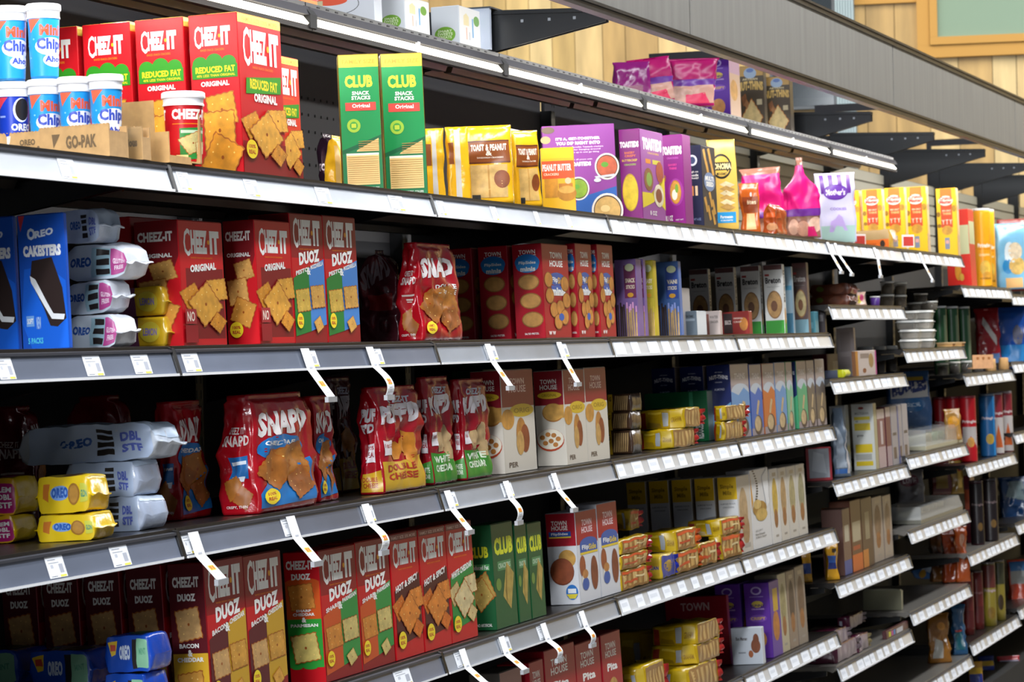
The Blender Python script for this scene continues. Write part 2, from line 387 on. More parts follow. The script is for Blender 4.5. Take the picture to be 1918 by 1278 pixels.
# empty cantilever arms above
ORD = ['first', 'second', 'third', 'fourth', 'fifth', 'sixth', 'seventh', 'eighth', 'ninth', 'tenth', 'eleventh', 'twelfth', 'thirteenth', 'fourteenth', 'fifteenth', 'sixteenth', 'seventeenth', 'eighteenth', 'nineteenth', 'twentieth']
def arm_mesh(Lr, name):
    m = MB(); k = mat('#101215', 'plastic'); y0 = 0; y1 = -Lr
    for xx in (-.014, .010):
        v = [(xx, y0, -.125), (xx, y1+.02, -.022), (xx, y1, -.018), (xx, y1, .014), (xx, y0, .03)]; n = len(v)
        v2 = [(a+.004, b, c) for a, b, c in v]
        m.add(v+v2, [tuple(range(n)), tuple(range(n, 2*n))[::-1]]+[(i, n+i, n+(i+1) % n, (i+1) % n) for i in range(n)], k)
    m.prism([(y0, .022), (y1, .006), (y1, .016), (y0, .032)], -.02, .02, k)
    for q in (.28, .52, .78): m.prism([(y1+Lr*q*.5, -.008), (y1+Lr*q*.5+.007, -.008), (y1+Lr*q*.5+.007, -.001), (y1+Lr*q*.5, -.001)], -.0145, -.0138, mat('#8E9298', 'metal'))
    return m
for t in (2, 5, 6, 7, 8, 9):
    a = arm_mesh(.53 if t == 2 else .42, 'a').build('cantilever_bracket'); a.location = (BAY*t, BK-.021, CZ+.78)
    tag(a, {2: 'long black cantilever arm, the nearest one, reaching out above the white cartons'}.get(t, f'empty black cantilever arm under the fascia, {ORD[t-5]} of the five far ones from the left'), 'bracket', 'empty cantilever brackets above the shelves')
# grey end plate on the near arm
m = MB(); m.box((0, 0, 0), (.012, .085, .10), mat('#A9B1C0', 'plastic')); m.box((-.001, -.003, .1002), (.16, .088, .104), mat('#3A4048', 'plastic'))
o = m.build('metal_shelf_end'); o.location = (BAY*2-.06, .276, CZ+.655+RH+.004); tag(o, 'grey metal end plate standing on the topmost shelf right of the white cartons', 'shelf end plate')

# fascia canopy
FYY = -.2; fz0, fz1 = CZ+.722, CZ+.915
fa = empty('fascia_canopy', (0, FYY, CZ+.8)); tag(fa, 'long grey wood-look fascia panel with dark metal trims above the shelves', 'fascia')
xs = [BAY*(2.02+2.03*k) for k in range(-2, 6)]
for i in range(len(xs)-1):
    m = MB(); m.box((xs[i]+.007, 0, fz0-CZ-.8), (xs[i+1]-.007, .018, fz1-CZ-.8), mat('#96938C', 'laminate')); m.build('fascia_board', fa)
dk = mat('#2A282B', 'metal'); md = mat('#5B5A60', 'metal')
for zb_, nm in ((fz0-CZ-.8-.022, 'lower_trim'), (fz1-CZ-.8, 'upper_trim')):
    m = MB(); X0, X1 = xs[0], xs[-1]
    m.prism([(-.004, zb_), (.022, zb_), (.022, zb_+.006), (-.004, zb_+.006)], X0, X1, dk)
    m.prism([(-.001, zb_+.0065), (.02, zb_+.0065), (.02, zb_+.014), (-.001, zb_+.014)], X0, X1, md)
    m.prism([(-.005, zb_+.0145), (.022, zb_+.0145), (.022, zb_+.0215), (-.005, zb_+.0215)], X0, X1, dk); m.build(nm, fa)
m = MB(); m.box((xs[0], .019, .0), (xs[-1], .10, .006), mat('#8A8680', 'metal')); m.box((xs[0], .045, -.05), (xs[-1], .075, -.0005), mat('#E8E4DC', 'plastic')); m.build('light_housing', fa)
for k in range(0, 12, 2):
    m = MB(); m.box((BAY*k+.04, .019, .10), (BAY*k+.06, BK-FYY+.03, .13), dk); m.box((BAY*k+.04, BK-FYY+.03, -.1), (BAY*k+.06, BK-FYY+.05, .13), dk); m.build('support_arm', fa)

# ------------------------------------------------------------------ shelves
def label_card(m, x, w, hi=.030, c='#E6E9EE', plain=False):
    """paper price label leaning in the rail"""
    def pt(xx, v): return (xx, -.0007+.0126*v/.0388, v)
    v0 = .0045; v1 = v0+hi
    m.add([pt(x, v0), pt(x+w, v0), pt(x+w, v1), pt(x, v1)], [(0, 1, 2, 3)], mat(c, 'matte'))
    def q(a, b, c_, d, col):
        P_ = [pt(x+w*a, v0+hi*b), pt(x+w*c_, v0+hi*b), pt(x+w*c_, v0+hi*d), pt(x+w*a, v0+hi*d)]
        m.add([(p[0], p[1]-.0002, p[2]) for p in P_], [(0, 1, 2, 3)], mat(col, 'matte'))
    if plain: q(.15, .35, .8, .6, '#D2D6DD'); return
    q(.12, .82, .55, .86, '#8A8F9A'); q(.12, .68, .7, .72, '#9A9FA8'); q(.2, .45, .35, .62, '#B8BCC6'); q(.65, .2, .88, .62, '#A4A8B4'); q(.1, .05, .45, .09, '#6A6F7A'); q(.6, .02, .95, .12, '#E8D24A')
def shelf(S, t, depth, label, labels, light=False, deckc='#1A1614', railc='#99A0AC', Lx=BAY):
    railc = '#CDD3DC' if S in ('A', 'H1') else '#6A7284' if (S in 'BCDE' and t < 1) else '#98A0AC' if (S in 'BCDE' and t < 2) else '#D0D5DC'  # upper rails: their stronger light is put into a lighter base colour
    X = BAY*t; fy = FY.get(S, 0); z = HZ[S]; sh = empty('gondola_shelf', (X, fy, z)); tag(sh, label, 'shelf', 'gondola shelves')
    tl = math.tan(TILT[S]); m = MB(); x0, x1 = .002, Lx-.002; dd = depth
    m.prism([(.0165, .039), (.0165, RH), (.02, RH+.0005), (.03, RH-.0005), (dd, RH-dd*tl-.001), (dd, RH-dd*tl-.012), (.05, RH-.013-.05*tl), (.03, .026)], x0, x1, mat(deckc, 'plastic'))
    for k in range(3): 
        y = .10+k*(dd-.16)/2; m.prism([(y, RH-.0125-y*tl), (y+.03, RH-.0125-(y+.03)*tl), (y+.024, RH-.026-y*tl), (y+.006, RH-.026-y*tl)], x0+.02, x1-.02, mat('#4A423A' if S in 'ZA' else '#1C1A19', 'metal'))
    m.build('deck', sh)
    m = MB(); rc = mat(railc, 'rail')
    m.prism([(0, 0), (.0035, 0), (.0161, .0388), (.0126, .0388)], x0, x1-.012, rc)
    m.prism([(-.0042, -.0012), (.0035, -.0012), (.0035, -.0001), (-.0008, .0016), (-.0042, .0030)], x0, x1-.012, mat('#F6F8FB', 'plastic'))
    m.prism([(.0085, .0368), (.0125, .0389), (.0162, .0389), (.0162, .0418), (.0085, .0408)], x0, x1-.012, mat('#3A3C44', 'plastic'))
    r = m.build('price_rail', sh)
    for (lx, lw) in labels:
        m = MB(); label_card(m, lx, lw, hi=.034 if len(labels) > 4 else .031, plain=len(labels) > 6); m.build('price_label', r)
    for xx in (.004, Lx-.010):
        m = MB(); m.prism([(dd, RH-.013-dd*tl), (.05, RH-.015-.05*tl), (.05, RH-.03-.05*tl), (dd, RH-.10-dd*tl)], xx, xx+.006, mat('#0E0E10', 'plastic')); m.build('bracket', sh)
    m = MB(); m.prism([(-.003, .0), (.018, .0), (.022, .046), (.010, .043)], Lx-.0125, Lx-.0005, mat('#08080A', 'plastic')); m.build('end_stop', sh)
    return sh
rs = random.Random(11)
def spread(n, w0=.030, w1=.045, Lx=BAY):
    out = []; x = .02
    for i in range(n):
        w = rs.uniform(w0, w1); out.append((x, w)); x += Lx/n*(rs.uniform(.75, 1.1))
        if x > Lx-.06: break
    return out
def px_labels(S, t, pxs):
    out = []
    for a, b in pxs:
        x0 = solve_X(a, 0, HZ[S]+.02)-BAY*t; x1 = solve_X(b, 0, HZ[S]+.02)-BAY*t; out.append((x0, x1-x0))
    return out
NAMES = dict(A='second', B='third', C='fourth', D='fifth', E='sixth')
lab = {('A', 0): px_labels('A', 0, [(340, 362), (465, 490), (598, 625), (735, 762)]), ('B', -1): px_labels('B', -1, [(2, 32), (165, 197), (255, 287)]), ('B', 0): px_labels('B', 0, [(350, 380), (574, 600), (700, 722)]),
       ('C', -1): px_labels('C', -1, [(95, 128), (215, 248)]), ('C', 0): px_labels('C', 0, [(350, 368), (535, 560), (684, 706)]), ('C', 1): px_labels('C', 1, [(845, 860), (945, 965), (1035, 1050)]),
       ('A', -1): px_labels('A', -1, [(118, 148)]), ('B', 1): px_labels('B', 1, [(914, 935), (1050, 1068)]), ('D', 1): px_labels('D', 1, [(858, 875), (940, 960), (1012, 1030), (1088, 1100)]), ('D', 0): px_labels('D', 0, [(745, 775)])}
POS = ['first', 'second', 'third', 'fourth', 'fifth', 'sixth', 'seventh', 'eighth']
for S in 'ABCDE':
    n = 6 if S == 'A' else 4
    for t in range(-2, n):
        if S in 'DE' and t < -1: continue
        nn = {-1: 3, 0: 4}.get(t, 4 if t == 1 else 8 if t < 3 else 9); 
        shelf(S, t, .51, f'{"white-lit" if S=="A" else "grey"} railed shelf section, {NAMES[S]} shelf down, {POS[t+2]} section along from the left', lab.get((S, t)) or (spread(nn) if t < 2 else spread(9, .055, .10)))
for t in range(-2, 6):
    X = BAY*t; z = HZ['Z']; sh = empty('gondola_shelf', (X, FY['Z'], z)); tag(sh, f'narrow topmost shelf section with glowing light strip, {POS[t+2]} section along', 'shelf', 'gondola shelves')
    m = MB(); m.prism([(.004, .034), (.004, RH), (BK-FY['Z']-.03, RH-.006), (BK-FY['Z']-.03, RH-.018), (.03, .025)], .002, BAY-.002, mat('#15151A', 'plastic'))
    for y in (.06, .13, .20): m.prism([(y, .024), (y+.03, .022), (y+.024, .008), (y+.006, .008)], .02, BAY-.02, mat('#5A4E42', 'metal'))
    for k in range(22): m.box((.06+.05*k, .0028, .040), (.075+.05*k, .0041, .043), mat('#050506', 'matte'))
    m.build('deck', sh)
    m = MB(); m.prism([(-.0115, .001), (-.008, -.002), (.004, .012), (.001, .0165)], .02, BAY-.02, mat('#FFF6E2', 'glow')); m.build('light_strip', sh)
    m = MB(); m.prism([(-.012, .018), (.003, .018), (.003, .036), (-.003, .036)], .002, BAY-.002, mat('#25232A', 'matte')); m.prism([(-.010, -.012), (.012, -.012), (.012, -.0035), (-.010, -.0035)], .002, BAY-.002, mat('#241F1C', 'matte'))
    m.build('price_rail', sh)
    m = MB(); m.prism([(-.014, -.008), (.004, -.013), (.014, .016), (.0, .038), (-.014, .02)], -.018, .018, mat('#060607', 'matte')); m.build('light_clip', sh)
    m = MB(); m.prism([(-.0125, -.006), (-.009, -.006), (-.006, .02), (-.0125, .02)], BAY*.5, BAY*.5+.014, mat('#F4F4F4', 'plastic')); m.build('light_clip', sh)
far_rows = [('F', 4, 'fifth'), ('G', 5, 'sixth'), ('H', 6, 'seventh'), ('I', 7, 'eighth')]
for L, t, nm in far_rows:
    for k in range(1, 6):
        S = f'{L}{k}'
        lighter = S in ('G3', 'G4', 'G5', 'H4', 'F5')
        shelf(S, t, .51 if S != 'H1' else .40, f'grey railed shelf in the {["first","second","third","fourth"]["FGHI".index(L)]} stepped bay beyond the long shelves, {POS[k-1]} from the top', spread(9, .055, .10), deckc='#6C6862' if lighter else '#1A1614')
for k in range(1, 6):
    for t in (8, 9):
        S = f'I{k}'; shelf(S, t, .5, f'grey railed shelf in the {"ninth" if t==8 else "tenth"} bay, hidden past the frame, {POS[k-1]} from the top', [])



# ================================================================== artwork of the packages
RED, DRED, WH, YEL, GRN = '#C3101C', '#8E0B17', '#F2F1EC', '#F3D21E', '#2E8B1E'
def logo(x0, y0, x1, y1, slope=0, c=WH):
    w = x1-x0; return [T('C', x0, y0-.12*(y1-y0), x0+w*.185, y1+.06*(y1-y0), c, .015), T('HEEZ', x0+w*.20, y0, x0+w*.66, y1, c, .07), El(x0+w*.695, (y0+y1)/2, w*.035, (y1-y0)*.1, '#F0A21E'), T('IT', x0+w*.73, y0, x1, y1, c, .08)]
def badge(cx, cy, rx, ry, c='#F2D62A'):
    return [El(cx, cy, rx, ry, c), T('100%', cx-rx*.6, cy+ry*.1, cx+rx*.6, cy+ry*.5, '#B5302A', .03), T('REAL', cx-rx*.6, cy-ry*.5, cx+rx*.6, cy-ry*.08, '#B5302A', .03)]
def cheese_pile(x0, y0, x1, y1, col='#DB8F24', col2='#E8A63A'):
    w, h = x1-x0, y1-y0
    return flat(Cr(x0+w*.16, y0+h*.62, w*.24, .5, col, h/w*.75), Cr(x0+w*.82, y0+h*.74, w*.26, .12, col2, h/w*.7), Cr(x0+w*.5, y0+h*.5, w*.34, .66, col2, h/w*.82), Cr(x0+w*.80, y0+h*.2, w*.17, .9, col, h/w*.8))
def side_reduced():
    return flat(logo(.1, .805, .86, .925), T('BAKED SNACK CRACKERS', .22, .772, .72, .786, '#E8861C', .01), El(.2, .69, .16, .05, GRN), El(.5, .70, .18, .055, GRN), El(.8, .69, .16, .05, GRN), R(.03, .60, .98, .685, GRN),
        T('REDUCED FAT', .1, .635, .93, .675, YEL, .04), T('40% LESS THAN ORIGINAL', .12, .61, .93, .626, YEL, .01), T('ORIGINAL', .2, .55, .8, .583, WH, .05), Cr(.62, .40, .33, .15, '#E8A028', .32, .95), Cr(.56, .27, .36, .02, '#EDA52C', .36, .95), Cr(.60, .10, .38, -.5, '#E59A22', .34, .95))
def side_plain():
    return flat(R(0, 0, 1, 1, '#7E1018'), P([(1, .72), (.75, .5), (1, .35)], RED), R(0, .0, 1, .12, RED), P([(.2, .12), (1, .05), (1, .6), (.85, .6)], RED), T('CHEEZ-IT', .06, .84, .88, .92, WH, .05), T('ORIGINAL', .08, .71, .85, .745, WH, .05),
        Cr(.62, .60, .30, .25, '#D9A050', .27), Cr(.40, .43, .34, .12, '#DDA455', .32), Cr(.55, .26, .36, -.4, '#E09A3A', .30), badge(.30, .12, .22, .065))
def front_orig(side=False, big=True):
    return flat(R(0, .0, 1, 1, RED), R(.12, .05, .98, .62, '#7E1018'), logo(.1, .74, .92, .93), T('BAKED SNACK CRACKERS', .25, .70, .75, .712, '#E8861C', .01), T('ORIGINAL', .22, .585, .82, .645, WH, .05, .05), cheese_pile(.08, .08, .97, .58), R(.02, .02, .30, .16, '#8E1520'), R(.03, .17, .28, .29, '#9E2A30'), T('NO', .07, .19, .24, .27, '#E9D9C8', .02))
def front_reduced():
    return flat(R(0, .945, 1, 1, '#F6D85A'), T('FAMILY SIZE 100% MORE', .1, .955, .92, .985, '#E0813A', .02), logo(.1, .70, .93, .91), T('BAKED SNACK CRACKERS', .3, .665, .78, .68, '#E8861C', .01), P([(.12, .50), (.94, .53), (.96, .64), (.14, .60)], GRN), T('REDUCED FAT', .22, .535, .86, .60, YEL, .04), T('ORIGINAL', .3, .455, .84, .51, WH, .05), R(.0, 0, 1, .2, '#8A1118'), cheese_pile(.1, .05, .99, .46, '#E0962A', '#EFAE3C'), badge(.17, .15, .13, .06))
def front_duoz(a='#1E7A32', b='#3E7FC8', mid='MUST', ca='#D9B24A', cb='#E0A850', t1='PESTO', t2='MOZZARELLA'):
    return flat(R(0, 0, 1, 1, DRED), R(0, .38, 1, .66, RED), logo(.08, .76, .92, .96), T('BAKED SNACK CRACKERS', .25, .725, .75, .735, '#E8861C', .01), T('DUOZ', .22, .60, .86, .70, WH, .06, .06),
        P([(.02, .05), (.52, .09), (.52, .60), (.02, .50)], a), P([(.5, .09), (.99, .14), (.99, .66), (.5, .58)], b), T(t1, .1, .52, .48, .555, WH, .04, .1), T('&', .44, .53, .56, .59, WH, .04), T(t2, .56, .57, .96, .605, WH, .04, .1), Cr(.29, .33, .22, .1, ca, .42, 1.0), Cr(.74, .36, .22, .08, cb, .42, 1.0), Cr(.72, .14, .12, .5, cb, .45), badge(.14, .17, .10, .06))
def front_hot(mid='HOT & SPICY', pc='#4A0E14', c1='#D9701E', c2='#E88A32'):
    return flat(R(0, 0, 1, 1, RED), R(0, .95, 1, 1, '#7A1A22'), T('FAMILY SIZE 33% MORE', .06, .96, .94, .985, '#D8B8B0', .02), logo(.08, .75, .92, .92), T('BAKED SNACK CRACKERS', .25, .71, .75, .722, '#E8861C', .01), P([(.06, .10), (.98, .16), (.98, .66), (.06, .55)], pc), T(mid, .1, .53, .92, .585, WH, .05, .1), cheese_pile(.08, .12, .98, .58, c1, c2), badge(.2, .15, .14, .07))
def side_duoz(a='#5A141C', b='#D9A92A', t1='BACON', t2='CHEDDAR', ca='#D2A468', cb='#E0A040'):
    return flat(R(0, 0, 1, 1, a), R(0, 0, 1, .42, b), T('CHEEZ-IT', .1, .85, .86, .92, WH, .05), T('DUOZ', .22, .76, .74, .81, WH, .06), Cr(.5, .61, .36, .14, ca, .30, 1), T(t1, .2, .455, .76, .485, WH, .05), T('&', .43, .40, .57, .445, WH, .05), T(t2, .12, .365, .88, .395, WH, .05), Cr(.5, .19, .38, .12, cb, .30, 1))
def side_parm():
    return flat(R(0, 0, 1, 1, RED), R(0, .49, 1, .78, '#D2561E'), El(.5, .775, .48, .03, '#D2561E'), R(0, .12, 1, .49, '#2F9A38'), El(.2, .12, .16, .015, '#2F9A38'), El(.6, .12, .2, .015, '#2F9A38'), T('CHEEZ-IT', .06, .87, .86, .94, WH, .05), T('DUOZ', .2, .79, .76, .84, WH, .06), Cr(.46, .66, .38, .1, '#DE9038', .27), T('SHARP', .28, .545, .72, .565, WH, .05), T('CHEDDAR', .18, .515, .82, .538, WH, .05), T('&', .43, .465, .57, .505, WH, .05), T('PARMESAN', .1, .43, .9, .455, WH, .05), Cr(.5, .27, .40, .15, '#E2CB72', .28))
def side_club_snack():
    a = [R(0, 0, 1, 1, '#0F8A48'), P([(0, .27), (1, .40), (1, 0), (0, 0)], '#1E7A48'), P([(0, .30), (1, .41), (1, .38), (0, .27)], '#11603A'), R(0, .91, 1, 1, '#F6DC3C'), T('FAMILY SIZE', .09, .935, .92, .965, '#E08A2A', .03), T('CLUB', .14, .76, .84, .85, '#E9F03A', .05),
         T('SNACK', .31, .705, .75, .733, WH, .04), T('STACKS', .29, .67, .77, .698, WH, .04), R(.13, .59, .90, .65, '#E0453C'), T('Original', .3, .603, .75, .64, WH, .03), El(.32, .48, .17, .05, '#9CC23A'), El(.32, .48, .10, .03, '#3F9A3E'), R(.26, .465, .38, .495, '#B9CC3E'), P([(.38, .30), (.93, .385), (.93, .29), (.36, .29)], '#E6C884'), R(.10, .045, .92, .275, '#E8C987'), R(.10, .262, .92, .277, '#F2F0E0')]
    for i in range(13): a.append(R(.12, .06+.0155*i, .90, .064+.0155*i, '#B98D4A'))
    for i in range(5): a.append(R(.42, .30+.0155*i, .93, .304+.0155*i, '#B98D4A'))
    a.append(T('NO', .15, .008, .36, .032, WH, .04)); a.append(T('ARTIFICIAL COLORS', .4, .012, .9, .028, WH, .02)); return a
def townhouse(side=True, kind='mini', bottom='#B01020'):
    a = [R(0, 0, 1, 1, '#A30F22')]
    if kind == 'mini':
        if side: a += [T('TOWN', .22, .90, .80, .945, WH, .02), T('HOUSE', .2, .85, .82, .893, WH, .02), El(.5, .81, .44, .09, '#1F6FB8'), El(.5, .77, .40, .07, '#2B86CC'), T('FlipSides', .2, .785, .8, .825, WH, .03), T('minis', .25, .715, .78, .765, WH, .05)]+flat([[El(.52+.04*i, y, .38, .085, '#9A6426', 'bake'), El(.52+.04*i, y, .34, .074, '#C48E48', 'bake')] for i, y in enumerate((.60, .40, .20))])+[T('SALTED PRETZEL', .3, .04, .8, .06, WH, .02)]
        else: a += [T('TOWN', .3, .85, .76, .92, WH, .03), T('HOUSE', .28, .76, .78, .83, WH, .03), El(.52, .63, .32, .07, '#3656A0'), T('Flip', .34, .58, .56, .65, WH, .03), T('Sides', .56, .58, .86, .65, '#E8B23A', .03), R(.3, .48, .82, .56, '#3A5DB0'), T('minis', .3, .45, .84, .54, WH, .06)]+flat([[El(x, y, .16, .085, '#9A6020', 'bake'), El(x, y, .14, .075, '#CF8A3C', 'bake')] for x, y in ((.2, .62), (.82, .58), (.22, .45), (.86, .40), (.36, .30), (.6, .32), (.5, .17), (.75, .22))])+[El(.62, .22, .10, .04, '#2B56A8'), T('W W', .1, .03, .36, .07, WH, .04)]
    elif kind == 'orig':
        a = [R(0, 0, 1, 1, '#DAD2C4'), R(0, .64, 1, 1, '#8E1224')]
        if side: a += [T('TOWN', .22, .865, .78, .915, WH, .02), T('HOUSE', .2, .805, .80, .855, WH, .02), El(.52, .745, .42, .038, '#D8B42C'), T('ORIGINAL', .25, .73, .78, .76, '#8E6A12', .02), El(.62, .56, .38, .10, '#B5762C', 'bake'), El(.62, .565, .36, .09, '#D9A24A', 'bake'), R(.5, .50, 1, .64, '#D9A24A', 'bake'), El(.48, .27, .48, .12, '#B7482A'), El(.48, .28, .46, .108, '#EFE6D2')]+flat([[El(x, y, .09, .025, '#C8823A', 'bake')] for x, y in ((.2, .3), (.4, .33), (.6, .32), (.75, .28), (.3, .24), (.5, .26), (.65, .22))])
        else: a += [T('TOWN', .26, .86, .72, .92, '#E8C8C4', .02), T('HOUSE', .22, .78, .76, .85, '#E8C8C4', .02), El(.6, .60, .38, .065, '#D8B42C'), T('ORIG', .35, .575, .84, .625, '#9E7A1A', .02), El(.15, .52, .2, .10, '#D89A42', 'bake'), El(.55, .36, .16, .17, '#C8883C', 'bake'), El(.66, .32, .14, .14, '#9A4E24', 'bake'), El(.5, .28, .12, .12, '#DBAA60', 'bake'), T('PER', .12, .05, .4, .10, '#6A5A50', .02)]
    elif kind == 'flip':
        a = [R(0, 0, 1, 1, '#DCDDE2'), R(0, .64, 1, 1, '#A31226')]
        if side: a += [T('TOWN', .18, .87, .72, .92, WH, .02), T('HOUSE', .18, .815, .74, .865, WH, .02), R(.08, .745, .84, .80, '#1F4FA8'), R(.08, .73, .84, .746, '#E8C83A'), T('FlipSides', .16, .755, .74, .79, WH, .03), El(.66, .50, .30, .10, '#D3A04E', 'bake'), El(.46, .36, .42, .15, '#7E3A20', 'bake'), El(.46, .365, .40, .14, '#9A4E2C', 'bake'), El(.76, .13, .21, .085, '#2F74C0'), P([(.56, .11), (.96, .11), (.86, .06), (.66, .06)], '#E0CC3A'), R(.62, .12, .9, .17, '#E9EEF4')]
        else: a += [T('TOWN', .28, .84, .76, .91, '#F0DCE0', .02), T('HOUSE', .26, .76, .78, .83, '#F0DCE0', .02), El(.55, .64, .42, .07, '#2E58A8'), R(.13, .55, .97, .63, '#2E58A8'), T('Flip', .22, .565, .55, .63, WH, .03), T('Side', .55, .565, .9, .63, '#E8C83A', .03), R(.13, .525, .97, .55, '#E8C83A'), El(.2, .40, .14, .12, '#A85A30', 'bake'), El(.75, .30, .17, .19, '#8E4A2C', 'bake'), El(.3, .24, .18, .10, '#E8E4DA'), El(.3, .2, .16, .07, '#2E58A8'), El(.3, .31, .14, .05, '#C8884A', 'bake')]
    elif kind == 'pita':
        a += [T('TOWN', .2, .84, .72, .91, WH, .02), T('HOUSE', .18, .76, .74, .83, WH, .02), T('Pita', .24, .62, .76, .70, WH, .04), El(.5, .35, .3, .2, '#C89850', 'bake')]
    return flat(a)
def club_art(side):
    a = [R(0, 0, 1, 1, '#12562F')]
    if side: a += [T('CLUB', -.0+.02, .69, .86, .80, '#D9DE2E', .05), R(.05, .57, .88, .63, '#4E9A5A'), T('Reduced Fat', .1, .58, .84, .62, WH, .02)]+Cr(.55, .38, .42, .5, '#B99A48', .34)+Cr(.48, .34, .38, .65, '#C9AC58', .34)+[T('NO ARTIFICIAL', .2, .03, .85, .06, WH, .01)]
    else: a += [T('CLUB', .1, .70, .96, .87, '#D9DE2E', .06), R(.2, .55, .84, .64, '#4E8A58'), T('CRACKERS', .24, .57, .8, .62, '#C8DCC0', .02), P([(.62, .62), (.94, .50), (.72, .16), (.38, .3)], '#C2A552', 'bake'), P([(.55, .2), (.62, .62), (.5, .35)], '#8E7430', 'bake'), El(.2, .42, .12, .06, '#6E8E3E')]
    return flat(a)
def oreo_side(big=True):
    return flat(R(0, 0, 1, 1, '#1450B8'), P([(0, .2), (.2, .0), (1, 0), (1, .5), (.6, .62), (.1, .6)], '#1763D8'), P([(.02, 1), (.16, 1), (.06, .88)], '#C2353F'), T('O', .2, .815, .38, .905, '#DDE6F5', .05), T('REO', .37, .825, .78, .88, '#DDE6F5', .05, .06), T('CAKESTERS', .1, .69, .93, .775, '#F4F6FA', .07),
        P([(.28, .66), (.72, .68), (.92, .45), (.98, .22), (.78, .16), (.62, .17), (.5, .3), (.22, .52)], '#2E211F'), P([(.22, .55), (.34, .52), (.58, .34), (.7, .26), (.95, .25), (.92, .21), (.66, .22), (.52, .31), (.24, .50)], '#EDEFF2'), R(.10, .17, .27, .25, '#6FA0E0'), T('SOFT', .12, .19, .25, .23, WH, .02), T('NEW', .32, .15, .42, .24, '#A8CBF2', .03), T('5 PACKS', .12, .04, .45, .085, '#52C3E4', .04))
def toasted_side(c2='#E07A2A'):
    return flat(R(0, 0, 1, 1, '#7E1E74'), T('TOASTEDS', -.0+.02, .80, .96, .87, WH, .07), T('BAKERY', .24, .73, .74, .755, c2, .03), T('CRISPY', .24, .695, .8, .72, c2, .03), T('BUTTERCRISP', .1, .645, .86, .67, '#E8C83A', .02), T('CRACKERS', .2, .60, .78, .62, '#9AC23A', .02), El(.45, .30, .40, .21, '#C8A01C', 'bake', 26), El(.45, .30, .37, .195, '#E8C82C', 'bake', 26))
def toasted_front():
    return flat(R(0, 0, 1, 1, '#94459A'), T('TOASTEDS', .1, .78, .94, .92, WH, .08), T('CRACKERS', .3, .74, .8, .76, '#E8C83A', .02), R(.2, .63, .42, .68, '#D98A2A'), R(.5, .63, .85, .68, '#C8C03A'), P([(0, .3), (.4, .3), (1, .12), (1, .5), (.8, .45), (.5, .2), (0, .12)], '#E2CC2A'), El(.3, .45, .2, .13, '#8E5A2A', 'bake'), El(.32, .45, .12, .08, '#7AA040'), El(.8, .55, .16, .12, '#B24A2A', 'bake'), El(.72, .28, .22, .13, '#E8DCC0', 'bake'), El(.72, .28, .14, .08, '#8E4A2A', 'bake'), T('8 OZ', .3, .05, .6, .1, WH, .02))
def toasted_small():
    return flat(R(0, 0, 1, 1, '#8A1C80'), T('TOASTEDS', .02, .78, .98, .88, WH, .08), T('CRACKERS', .25, .735, .8, .755, '#D06AC8', .02), T('SAVORY', .3, .655, .72, .68, '#E84A9A', .04), T('THINS', .34, .615, .7, .64, '#E84A9A', .04), El(.62, .36, .36, .155, '#A03A98'), El(.60, .36, .27, .135, '#D08A28', 'bake'), El(.60, .36, .24, .12, '#E8A844', 'bake'), El(.55, .33, .13, .06, '#F4EEDC'), El(.66, .40, .08, .05, '#7AA83A'), El(.1, .52, .07, .04, '#A86A3A'), T('8.1 OZ', .08, .04, .42, .10, WH, .03), T('NET WT', .55, .04, .92, .055, WH, .02))
def toasted_back():
    a = [R(0, 0, 1, 1, '#8C3E92'), T("IT'S A, GET-TOGETHER", .18, .845, .80, .88, WH, .05), T('YOU DIP RIGHT INTO', .18, .80, .80, .835, WH, .05), T('Delicious, flavorful, Toasteds crackers', .24, .765, .84, .783, '#E6D3EC', .02), T('are baked for hanging around', .22, .738, .80, .756, '#E6D3EC', .02), T('scoop it up in one go thing', .3, .71, .78, .728, '#E6D3EC', .02), T('Pair all yours with', .38, .635, .68, .652, '#E6D3EC', .02), T('TOASTEDS', .36, .575, .66, .62, WH, .07),
         P([(.35, .0), (.45, .24), (1, .35), (1, 0)], '#2F62B0'), El(.08, .96, .09, .035, '#6E5A4A'), El(.04, .86, .07, .04, '#B8A070')]
    for cx, cy, rx, c in ((.88, .56, .17, '#C8603E'), (.47, .34, .15, '#8FB32E'), (.86, .10, .22, '#DDB268')):
        ry = rx*.82; a += [El(cx, cy, rx, ry, '#EDE7DA', n=28), El(cx, cy, rx*.88, ry*.88, '#4E3A34', n=28), El(cx, cy, rx*.82, ry*.8, c, 'bake', 28), El(cx-.03, cy+.02, rx*.3, ry*.2, '#5E9A34' if c != '#DDB268' else '#E8C888')]
    a += [P([(.70, .46), (.98, .48), (.98, .455), (.72, .44)], '#C9CCD6'), El(.74, .42, .05, .02, '#D6D9E0')]; return flat(a)
def navy(side):
    if side: return flat(R(0, 0, 1, 1, '#1B2440'), El(.45, .82, .32, .07, '#DDE2EC'), El(.45, .82, .2, .045, '#3A4C74'), T('High on', .2, .66, .8, .69, WH, .02), T('Seeds', .2, .62, .8, .65, WH, .02), T('& Ready!', .2, .58, .8, .61, WH, .02), R(.3, .38, .46, .50, '#D98A4A'), R(.56, .38, .72, .50, '#E8C8A0'), T('NET WT 6 OZ', .15, .07, .85, .1, '#8FA3CC', .02))
    return flat(R(0, 0, 1, 1, '#1C2438'), flat([[P([(x, y), (x+.14, y+.02), (x+.3, y-.16), (x+.16, y-.18)], '#D9A24A', 'bake')] for x, y in ((.1, .95), (.45, .97), (.25, .80), (.6, .82), (.05, .35), (.4, .42), (.6, .33), (.25, .25), (.55, .2))]), El(.5, .56, .4, .12, '#6F86AE'), T('MULTI', .2, .57, .8, .63, WH, .05), T('SEED', .25, .5, .78, .56, WH, .05))
